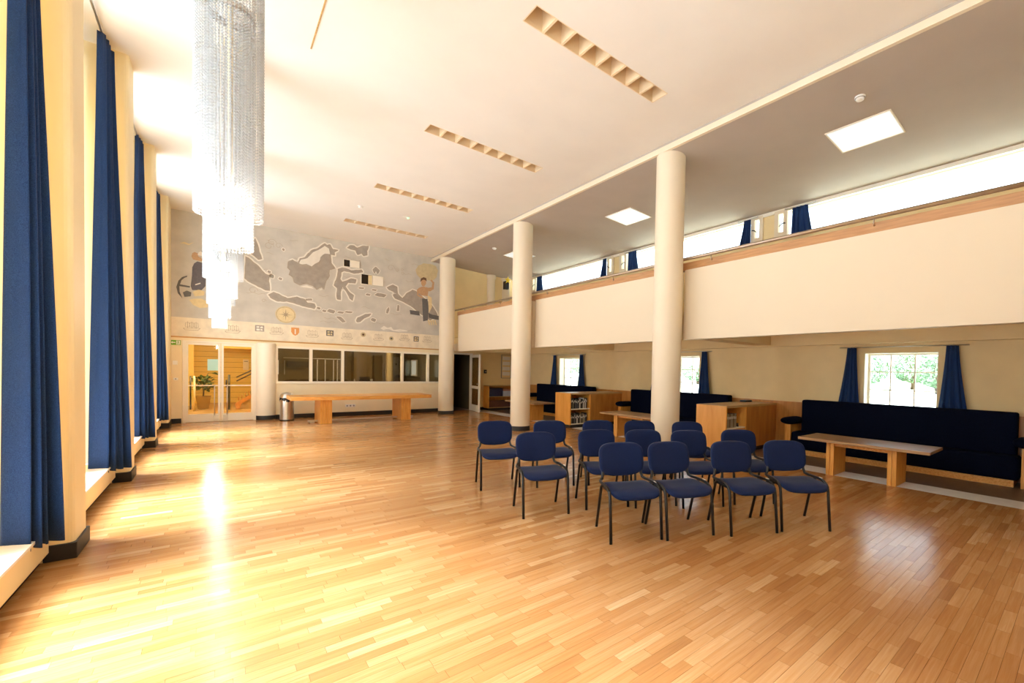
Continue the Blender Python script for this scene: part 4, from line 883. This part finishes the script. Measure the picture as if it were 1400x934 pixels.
# ------------------------------------------------------------------ long oak table, bin
t = thing('long_table', 'long boat shaped oak table on two slatted pedestals by far wall', 'table', (3.19, 13.72, 0))
N_ = 24; poly = []
for k in range(N_ + 1): u = -1 + 2 * k / N_; poly.append((1.76 * u, -(.62 - .16 * u * u)))
for k in range(N_ + 1): u = 1 - 2 * k / N_; poly.append((1.76 * u, (.62 - .16 * u * u)))
MB().prism(poly, lambda a, b: (a, b, .63), lambda a, b: (a, b, .725)).build('tabletop', 'oak_table', t, bevel=.006)
for cx in (-.99, 1.03):
    pd = MB().box(cx - .135, cx + .135, -.42, .42, .0, .63).build('pedestal', 'oak_table_v', t)
    for k in range(5):
        xx = cx - .135 + .27 * (k + .5) / 5; MB().box(xx - .023, xx + .023, -.435, -.42, .0, .63).build('slat', 'oak_table_v', pd)
fr = MB(); fr.box(-1.34, 1.36, -.05, .05, .035, .07); fr.build('foot_rail', 'steel', t)
for x in (-1.25, 1.27): MB().box(x - .05, x + .05, -.12, .12, 0, .035).build('rail_foot', 'steel', t)
t = thing('pedal_bin', 'round stainless steel bin with dome lid and black bag', 'bin', (1.49, 14.66, 0))
MB().lathe(0, 0, [(0, .0), (.165, 0), (.165, .03)], 40).build('base', 'black_base', t)
MB().lathe(0, 0, [(.162, .03), (.162, .60)], 40).build('body', 'steel', t)
bg = MB().grid(lambda u, v: ((.168 + .012 * math.sin(18 * u * PI + v * 3) * v) * math.cos(2 * PI * u), (.168 + .012 * math.sin(18 * u * PI + v * 3) * v) * math.sin(2 * PI * u), .635 - .09 * v - .03 * v * math.sin(2 * PI * u * 3)), 48, 4)
bg.build('bin_bag', 'black_bag', t)
MB().lathe(0, 0, [(.168, .625), (.168, .66), (.16, .67), (.15, .71), (.115, .755), (.06, .775), (0, .78)], 40).build('dome_lid', 'steel', t)

# ------------------------------------------------------------------ booths
BK = ['nearest booth', 'middle booth', 'far booth']
struct('wainscot', MB().box(XR - .045, XR, Y0, YB, 0, .985), 'oak_panel')['kind'] = 'structure'
# sofa
def make_sofa():
    t = thing('bench_sofa', '', 'sofa', (8.75, 2.27, 0))
    hy = 1.555
    MB().box(-.23, .2, -hy, hy, .0, .10).build('plinth', 'oak_table', t)
    s = MB(); s.box(-.28, .05, -hy - .06, hy + .06, .10, .44); s.build('seat_cushion', 'navy_velvet', t, bevel=.05, seg=4)
    MB().box(.02, .20, -hy, hy, .36, 1.05).build('back_cushion', 'navy_velvet', t, bevel=.035, seg=3)
    for s_ in (-1, 1):
        y_ = s_ * (hy + .13)
        a = MB().box(-.26, .2, y_ - .055, y_ + .055, 0, .57).build('armrest', 'oak_table_v', t)
        rr = lambda v: math.sqrt(max(0, 1 - abs(2 * v - 1) ** 5))
        MB().grid(lambda u, v: (-.35 + .58 * v, y_ + .165 * rr(v) * math.cos(2 * PI * u), .635 + .075 * rr(v) * math.sin(2 * PI * u)), 20, 28).build('arm_pad', 'navy_velvet', a)
    return t
so = make_sofa(); so['label'] = 'long dark navy bench sofa in the nearest booth'; so['group'] = 'booth sofas'
for k in (1, 2):
    c_ = copy_tree(so); c_.location = (8.75, 2.27 + PER * k, 0); c_['label'] = 'long dark navy bench sofa in the ' + BK[k]
# coffee tables
def make_ctable():
    t = thing('bench_table', '', 'table', (7.40, 2.25, 0))
    MB().box(-.36, .37, -.86, .86, .51, .55).build('tabletop', 'oak_worn', t, bevel=.004)
    for y_ in (-.41, .41):
        l = MB().box(-.235, .235, y_ - .055, y_ + .055, 0, .51).build('leg', 'oak_table_v', t)
        MB().box(-.25, -.235, y_ - .055, y_ - .004, 0, .51).build('leg_facing', 'oak_table_v', l); MB().box(-.25, -.235, y_ + .004, y_ + .055, 0, .51).build('leg_facing', 'oak_table_v', l)
    MB().box(-.22, -.19, -.36, .36, .45, .51).build('apron', 'oak_table', t)
    MB().box(.19, .22, -.36, .36, .45, .51).build('apron', 'oak_table', t)
    return t
ct = make_ctable(); ct['label'] = 'low worn oak bench table in front of the nearest booth sofa'; ct['group'] = 'low booth tables'
for k, y_ in ((1, 2.25 + PER + .05), (2, 2.25 + 2 * PER - .1)):
    c_ = copy_tree(ct); c_.location = (7.40, y_, 0); c_['label'] = 'low oak bench table in front of the %s sofa' % BK[k]
# bookcase dividers
def make_divider():
    t = thing('bookcase_divider', '', 'bookcase', (7.08, 4.78, 0))      # front face centre; runs to the wall
    hy = .33; L_ = XR - .045 - 7.08 - .002
    MB().box(0, .035, -hy, hy, .09, .93).build('end_panel', 'oak_cab', t)
    MB().box(.035, L_, -hy, hy, .895, .935).build('top', 'oak_top', t)
    MB().box(.035, L_, hy - .02, hy, .09, .895).build('back_panel', 'oak_panel', t)
    MB().box(.72, L_, -hy, -hy + .025, .09, .895).build('side_panel', 'oak_panel', t)
    MB().box(.69, .72, -hy, hy - .02, .09, .895).build('partition', 'oak_cab', t)
    MB().box(.035, .69, -hy + .01, hy - .02, .49, .515).build('shelf', 'white_paint', t)
    MB().box(.035, .69, -hy + .01, hy - .02, .09, .115).build('shelf', 'white_paint', t)
    MB().box(.06, L_, -hy + .05, hy - .05, 0, .09).build('plinth', 'black_base', t)
    return t
dv = make_divider(); dv['label'] = 'oak bookcase divider with pale book row, behind the chairs'; dv['group'] = 'oak booth dividers'
c_ = copy_tree(dv); c_.location = (7.08, 4.78 + PER - .06, 0); c_['label'] = 'oak bookcase divider with two full shelves, beyond the near column'
# rounded trim around the opening of the farther divider
# books
bc = {'grey': mat('book_grey', lin(150, 140, 120), .7), 'dark': mat('book_dark', lin(44, 42, 46), .6), 'white': mat('book_white', lin(214, 210, 204), .7), 'slate': mat('book_slate', lin(88, 90, 98), .6), 'brown': mat('book_brown', lin(104, 78, 52), .6)}
def book(x, y, z, w, d_, h, col, label, group, page='paper_white'):
    t = thing('book', label, 'book', (x, y, z), 0, group)
    c = MB(); c.box(0, .003, 0, d_, 0, h); c.box(w - .003, w, 0, d_, 0, h); c.box(0, w, 0, .003, 0, h); c.build('cover', bc[col], t)
    MB().box(.003, w - .003, .003, d_ - .004, .004, h - .004).build('pages', page, t)
    MB().box(.004, w - .004, -.0012, 0, h * .62, h * .8).build('spine_label', bc['white' if col != 'white' else 'slate'], t)
x = 7.08 + .09; rg = random.Random(8)
yb_ = 4.78 - .33 + .06
ORD = ['first', 'second', 'third', 'fourth', 'fifth', 'sixth', 'seventh', 'eighth', 'ninth', 'tenth', 'eleventh', 'twelfth', 'thirteenth', 'fourteenth', 'fifteenth', 'sixteenth', 'seventeenth', 'eighteenth', 'nineteenth', 'twentieth', 'last but two', 'last but one', 'last', 'very last']
for k in range(9):
    w_ = rg.uniform(.034, .044); book(x, yb_, .515, w_, .2, rg.uniform(.255, .27), 'grey' if k % 3 else 'brown', '%s volume in the row on the near divider, %s from the left' % ('pale grey' if k % 3 else 'brown', ORD[k]), 'volumes on the near divider'); x += w_ + .004
book(x + .05, yb_, .515, .03, .12, .07, 'dark', 'tiny dark book at the right end of the near divider row', 'volumes on the near divider')
yb_ = 4.78 + PER - .06 - .33 + .05
for row, z in ((0, .515), (1, .115)):
    x = 7.08 + .06; nb = 0
    while x < 7.08 + .62:
        w_ = rg.uniform(.02, .045)
        col = rg.choice(['dark', 'slate', 'white', 'dark', 'grey'])
        book(x, yb_, z, w_, .2, rg.uniform(.21, .29), col, '%s spined book on the %s shelf of the farther divider, %s from the left' % ({'dark': 'black', 'slate': 'slate grey', 'white': 'white', 'grey': 'grey brown'}[col], ['upper', 'lower'][row], ORD[nb]), 'books on the farther divider, %s shelf' % ['upper', 'lower'][row]); nb += 1
        x += w_ + .003
# low shelf on the far wall
t = thing('low_shelf', 'low two tier oak shelf against far wall beside open door', 'shelf', (7.62, 14.78, 0))
MB().box(0, .035, 0, .39, .08, .90).build('end_panel', 'oak_cab', t); MB().box(1.35, 1.385, 0, .39, .08, .90).build('end_panel', 'oak_cab', t)
MB().box(0, 1.385, 0, .39, .90, .93).build('top', 'oak_top', t); MB().box(.035, 1.35, .37, .39, .08, .90).build('back_panel', 'oak_panel', t)
for z in (.08, .49): MB().box(.035, 1.35, .01, .37, z, z + .025).build('shelf', 'oak_top', t)
MB().box(.03, 1.36, .05, .36, 0, .08).build('plinth', 'black_base', t)
def bx(name, x, y, z, a, b, h, m_, l, cat):
    t = thing(name, l, cat, (x, y, z)); MB().box(0, a, 0, b, 0, h).build('body', m_, t, bevel=.004); MB().box(-.004, a + .004, -.004, b + .004, h * .8, h).build('lid', m_, t); return t
mat('box_blue', lin(52, 48, 78), .6); mat('box_pale', lin(190, 200, 214), .6); mat('box_pink', lin(176, 120, 100), .6); mat('box_brown', lin(92, 58, 46), .7)
bx('storage_box', 7.68, 14.84, .515, .56, .26, .30, 'box_blue', 'dark violet box on the upper tier of the low shelf', 'box')
bx('storage_box', 8.27, 14.84, .515, .34, .26, .20, 'box_pale', 'pale blue box on the upper tier of the low shelf', 'box')
bx('storage_box', 8.27, 14.84, .715, .34, .26, .07, 'box_pink', 'flat pinkish box lying on the pale blue box', 'box')
bx('storage_box', 7.70, 14.86, .105, .9, .24, .24, 'box_brown', 'long brown box on the lower tier of the low shelf', 'box')
# papers on the farther divider top
tag(MB().box(7.2, 7.75, 9.30, 9.52, .935, .938).build('paper_sheet', 'paper_white'), 'white paper sheet lying on top of the farther divider', 'paper')
tag(MB().box(8.55, 8.8, 4.9, 5.05, .935, .975).build('dark_tray', 'black_metal', bevel=.01), 'small dark tray on the near divider top by the wall', 'tray')
t = thing('spotlight', 'small white spotlight under the gallery edge over the nearest booth', 'lamp', (6.6, 1.9, 2.4))
MB().lathe(0, 0, [(0, -.12), (.05, -.12), (.055, -.04), (.04, 0)], 20).build('body', 'white_plastic', t); MB().lathe(0, 0, [(.06, -.02), (.06, 0)], 20).build('mounting_ring', 'white_plastic', t)

# ------------------------------------------------------------------ stacking chairs
def make_chair():
    t = thing('stacking_chair', '', 'chair')
    # seat pad: waterfall front, slightly dished, rounded corners
    def sup(u, n_=5.5): 
        c_, s_ = math.cos(u), math.sin(u); return (abs(c_) ** (2 / n_) * (1 if c_ >= 0 else -1), abs(s_) ** (2 / n_) * (1 if s_ >= 0 else -1))
    def seat_z(x, y): return .452 - 1.6 * max(0, -.12 - y) ** 2 - .012 * math.cos(x / .23 * PI / 2)
    s = MB(); NU = 40
    rings = [(1.0, -.022), (1.0, -.010), (.99, .0), (.95, .006), (.6, .008), (.25, .008)]
    vs = []; 
    for sc_, dz in rings:
        for k in range(NU):
            a, b = sup(2 * PI * k / NU); x, y = .234 * sc_ * a, -.035 + .225 * sc_ * b; vs.append((x, y, seat_z(x, y) + dz))
    fs = [(i * NU + k, i * NU + (k + 1) % NU, (i + 1) * NU + (k + 1) % NU, (i + 1) * NU + k) for i in range(len(rings) - 1) for k in range(NU)]
    s.add(vs, fs, True); n0 = len(vs)
    s.f.append(tuple(range((len(rings) - 1) * NU, len(rings) * NU))); s.sm.append(True)
    s.build('seat', 'chair_fabric', t)
    u_ = MB()
    vs = []
    for sc_, dz in ((.99, -.022), (.97, -.032), (.5, -.034)):
        for k in range(NU):
            a, b = sup(2 * PI * k / NU); x, y = .234 * sc_ * a, -.035 + .225 * sc_ * b; vs.append((x, y, seat_z(x, y) + dz))
    u_.add(vs, [(i * NU + k, i * NU + (k + 1) % NU, (i + 1) * NU + (k + 1) % NU, (i + 1) * NU + k) for i in range(2) for k in range(NU)], True)
    u_.f.append(tuple(range(2 * NU, 3 * NU))); u_.sm.append(True); u_.build('seat_shell', 'black_metal', t)
    # backrest: curved pad leaning back, bottom edge bowed
    def bk(a, b, off):
        x = .232 * a; z = .662 + .152 * b - (.020 * math.cos(a * PI / 2) * (1 if b < 0 else 0) * (-b)) ; y = .185 + .055 * (b + 1) / 2 + .035 * (1 - a * a) * 1.0 - off
        return (x, y, z)
    bmesh_ = MB(); NU = 44
    rings = [(1, -.030, 0), (1, -.012, 0), (.97, .006, 0), (.86, .014, 0), (.45, .016, 0)]
    vs = []
    for sc_, off, _ in rings:
        for k in range(NU):
            a, b = sup(2 * PI * k / NU, 4); vs.append(bk(a * sc_, b * sc_, off))
    bmesh_.add(vs, [(i * NU + k, i * NU + (k + 1) % NU, (i + 1) * NU + (k + 1) % NU, (i + 1) * NU + k) for i in range(len(rings) - 1) for k in range(NU)], True)
    bmesh_.f.append(tuple(range((len(rings) - 1) * NU, len(rings) * NU))); bmesh_.sm.append(True)
    bmesh_.f.append(tuple(range(NU))[::-1]); bmesh_.sm.append(True)
    bmesh_.build('backrest', 'chair_fabric', t)
    for s_ in (-1, 1):
        sx = s_ * .244
        # front leg with the side rail that sweeps over the seat edge to the back post
        pts = [(sx, -.225, 0), (sx, -.178, .37), (sx, -.166, .415), (sx, -.14, .445), (sx, -.09, .464), (sx, -.02, .472), (sx, .11, .468), (sx * .96, .165, .468), (s_ * .21, .193, .482), (s_ * .199, .205, .52), (s_ * .195, .212, .57), (s_ * .192, .225, .66)]
        MB().tube(pts, .0142, 10).build('front_leg', 'black_metal', t)
        MB().tube([(sx, .235, 0), (sx, .10, .43), (sx, .055, .452)], .0142, 10).build('rear_leg', 'black_metal', t)
        MB().box(sx - s_ * .02, sx - s_ * .004, -.1, .08, .425, .445).build('seat_bracket', 'black_metal', t)
    st = MB().box(.2395, .2485, -.07, -.02, .484, .4875).build('sticker', 'paper_white', t); st['label'] = 'white sticker on the side rail'
    MB().tube([(-.244, .09, .43), (.244, .09, .43)], .009, 8).build('cross_tube', 'black_metal', t)
    return t
CH = [  # back-top position, turn, label
    (3.045, 3.081, -25, 'blue fabric chair at the left end of the front row'),
    (3.49, 2.845, -22, 'blue fabric chair, second from left in the front row'),
    (4.082, 2.494, -28, 'blue fabric chair, third from left in the front row'),
    (4.631, 2.184, -37, 'blue fabric chair at the right end of the front row'),
    (2.747, 4.163, -18, 'blue fabric chair at the left end of the second row'),
    (3.48, 3.953, -24, 'blue fabric chair, second from left in the second row'),
    (3.973, 3.64, -27, 'blue fabric chair in the middle of the second row'),
    (4.41, 3.284, -30, 'blue fabric chair, fourth from left in the second row'),
    (5.028, 2.971, -34, 'blue fabric chair at the right end of the second row'),
    (2.884, 5.384, -18, 'blue fabric chair standing apart at the far left of the back row'),
    (3.552, 5.037, -24, 'blue fabric chair, second from left in the back row'),
    (4.178, 4.718, -26, 'blue fabric chair in the middle of the back row'),
    (4.68, 4.365, -30, 'blue fabric chair, fourth from left in the back row'),
    (5.192, 3.897, -34, 'blue fabric chair at the right end of the back row in front of the column'),
]
ch = make_chair()
for i, (bx_, by_, a, l) in enumerate(CH):
    r = math.radians(a); o = ch if i == 0 else copy_tree(ch)
    ox, oy = -math.sin(r) * .235, math.cos(r) * .235
    o.location = (bx_ - ox, by_ - oy, 0); o.rotation_euler = (0, 0, r); o['label'] = l; o['group'] = 'blue stacking chairs'

# ------------------------------------------------------------------ chandeliers
def strand_mesh(R, n, z0, z1, pitch, rad, name):
    mb = MB(); k_ = int((z1 - z0) / pitch)
    for i in range(n):
        a = 2 * PI * i / n; cx, cy = R * math.cos(a), R * math.sin(a); ca, sa = math.cos(a), math.sin(a)
        V = []; F = []
        dz = random.Random(i).uniform(0, pitch)
        for j in range(k_):
            z = z0 + (j + .5) * pitch + dz * .3; b = len(V)
            V += [(cx, cy, z - rad * 1.25), (cx + rad * ca, cy + rad * sa, z), (cx - rad * sa, cy + rad * ca, z), (cx - rad * ca, cy - rad * sa, z), (cx + rad * sa, cy - rad * ca, z), (cx, cy, z + rad * 1.25)]
            F += [tuple(b + q for q in f) for f in ((0, 2, 1), (0, 3, 2), (0, 4, 3), (0, 1, 4), (5, 1, 2), (5, 2, 3), (5, 3, 4), (5, 4, 1))]
        mb.add(V, F, True)
    return mb
def make_chandelier():
    t = thing('bead_chandelier', '', 'chandelier', (.075, 4.1, 0), 0, 'bead chandeliers')
    o = strand_mesh(.186, 56, 2.55, 5.26, .021, .0088, 'o').build('outer_bead_curtain', 'glass_bead', t); o['kind'] = 'stuff'
    o = strand_mesh(.13, 40, 2.33, 3.95, .021, .0086, 'i').build('inner_bead_curtain', 'glass_bead', t); o['kind'] = 'stuff'
    MB().lathe(0, 0, [(.0, CZ), (.205, CZ), (.205, 5.27), (.2, 5.265), (0, 5.265)], 48).build('ceiling_plate', 'white_paint', t)
    MB().lathe(0, 0, [(.0, 2.345), (.05, 2.352), (.088, 2.38), (.112, 2.43), (.118, 2.48), (.118, 2.5)], 32).build('glass_bowl', 'bowl_glass', t)
    MB().lathe(0, 0, [(.115, 3.95), (.145, 3.95), (.145, 3.985), (.115, 3.985), (.115, 3.95)], 48).build('inner_ring', 'steel', t)
    for k in range(3):
        a = 2 * PI * k / 3; MB().tube([(.13 * math.cos(a), .13 * math.sin(a), 3.98), (.13 * math.cos(a), .13 * math.sin(a), 5.27)], .006, 6).build('suspension_rod', 'steel', t)
    MB().tube([(0, 0, 2.62), (0, 0, 5.27)], .018, 10).build('stem', 'white_paint', t)
    for z in (2.50, 2.72):
        for k in range(3):
            a = 2 * PI * k / 3 + z; cx, cy = .06 * math.cos(a), .06 * math.sin(a)
            MB().lathe(cx, cy, [(0, z - .06), (.03, z - .045), (.04, z - .01), (.03, z + .03), (.014, z + .06), (0, z + .06)], 16).build('bulb', 'lamp_white', t)
    return t
CHL = ['largest looking bead chandelier, nearest the camera', 'bead chandelier hanging second from the camera', 'bead chandelier hanging third from the camera', 'smallest looking bead chandelier, closest to the glass doors']
cd = make_chandelier()
for k in range(4):
    o = cd if k == 0 else copy_tree(cd)
    yy = (4.05, 7.05, 10.05, 13.1)[k]; o.location = (.075, yy, 0); o['label'] = CHL[k]
    for z, e in ((2.27, 14),):
        l_ = bpy.data.lights.new('bulb_light', 'POINT'); l_.energy = e; l_.color = (1, .9, .75); l_.shadow_soft_size = .06
        q = bpy.data.objects.new('bulb_light', l_); COL.objects.link(q); q.location = (.075, yy, z)

# star and fixture on the gallery
t = thing('paper_star', 'yellow paper star hanging in the gallery near the middle column', 'star', (8.2, 14.5, 4.86))
st = [(.15 * (1 if k % 2 == 0 else .42) * math.cos(PI * k / 5 + PI / 2), .15 * (1 if k % 2 == 0 else .42) * math.sin(PI * k / 5 + PI / 2)) for k in range(10)]
m_ = MB(); m_.v = [(x, 0, z) for x, z in st] + [(0, -.05, 0), (0, .05, 0)]
for k in range(10): m_.f += [(k, (k + 1) % 10, 10), ((k + 1) % 10, k, 11)]; m_.sm += [False, False]
m_.build('star_body', 'star_yellow', t); MB().tube([(0, 0, .15), (0, 0, gz(8.2) - 4.86)], .003, 5).build('string', 'black_metal', t)
t = thing('gallery_speaker', 'dark small wall speaker behind the yellow star', 'speaker', (8.3, 15.0, 4.72)); MB().box(.04, .2, -.06, .12, -.1, .2).build('cabinet', 'office_dark', t, bevel=.01); MB().box(.06, .18, -.066, -.06, -.08, .16).build('grille', 'black_metal', t)

# ------------------------------------------------------------------ shrubs beyond the booth windows
def shrub(x, y, r, h, seed, label):
    t = thing('shrub', label, 'shrub', (x, y, LAWN(x)), 0, 'shrubs beyond the booth windows'); rg = random.Random(seed)
    for k in range(3): MB().tube([(0, 0, 0), (rg.uniform(-.3, .3), rg.uniform(-.3, .3), h * .5), (rg.uniform(-.9, .9), rg.uniform(-.9, .9), h * .85)], [.09, .06, .02], 6).build('trunk', 'bark', t)
    f = MB()
    for k in range(1500):
        a = rg.uniform(0, 2 * PI); u = rg.uniform(-1, 1); rr = r * rg.uniform(.35, 1) ** .5
        p = Vector((rr * math.cos(a) * math.sqrt(1 - u * u), rr * math.sin(a) * math.sqrt(1 - u * u), h * .6 + h * .42 * u)); s_ = rg.uniform(.06, .14)
        d1 = Vector((rg.uniform(-1, 1), rg.uniform(-1, 1), rg.uniform(-1, 1))).normalized(); d2 = d1.orthogonal().normalized() * .5
        f.add([p - d1 * s_, p + d2 * s_, p + d1 * s_, p - d2 * s_], [(0, 1, 2, 3)])
    f.build('foliage', 'hedge_green', t)['kind'] = 'stuff'
for i, (x, y, r, h) in enumerate([(30, 9.3, 1.3, 2.2), (33.2, 7.6, 1.2, 2.4), (30, 5.7, 1.2, 2.0), (31, 12.4, 1.4, 2.2), (30, 21.6, 1.5, 1.5), (31, 25.5, 1.6, 2.4), (30, 36.2, 1.7, 3.0), (31, 40.0, 1.8, 3.4)]):
    shrub(x, y, r, h, i + 3, 'leafy green shrub on the lawn outside, number %d from the right' % (i + 1) if False else ['leafy shrub outside the nearest booth window, left one', 'leafy shrub outside the nearest booth window, middle one', 'leafy shrub outside the nearest booth window, right one', 'leafy shrub outside between nearest and middle booth windows',
          'leafy shrub outside the middle booth window', 'leafy shrub outside between middle and far booth windows', 'leafy shrub outside the far booth window, right one', 'tall leafy shrub outside the far booth window, left one'][i])
lay_planks()
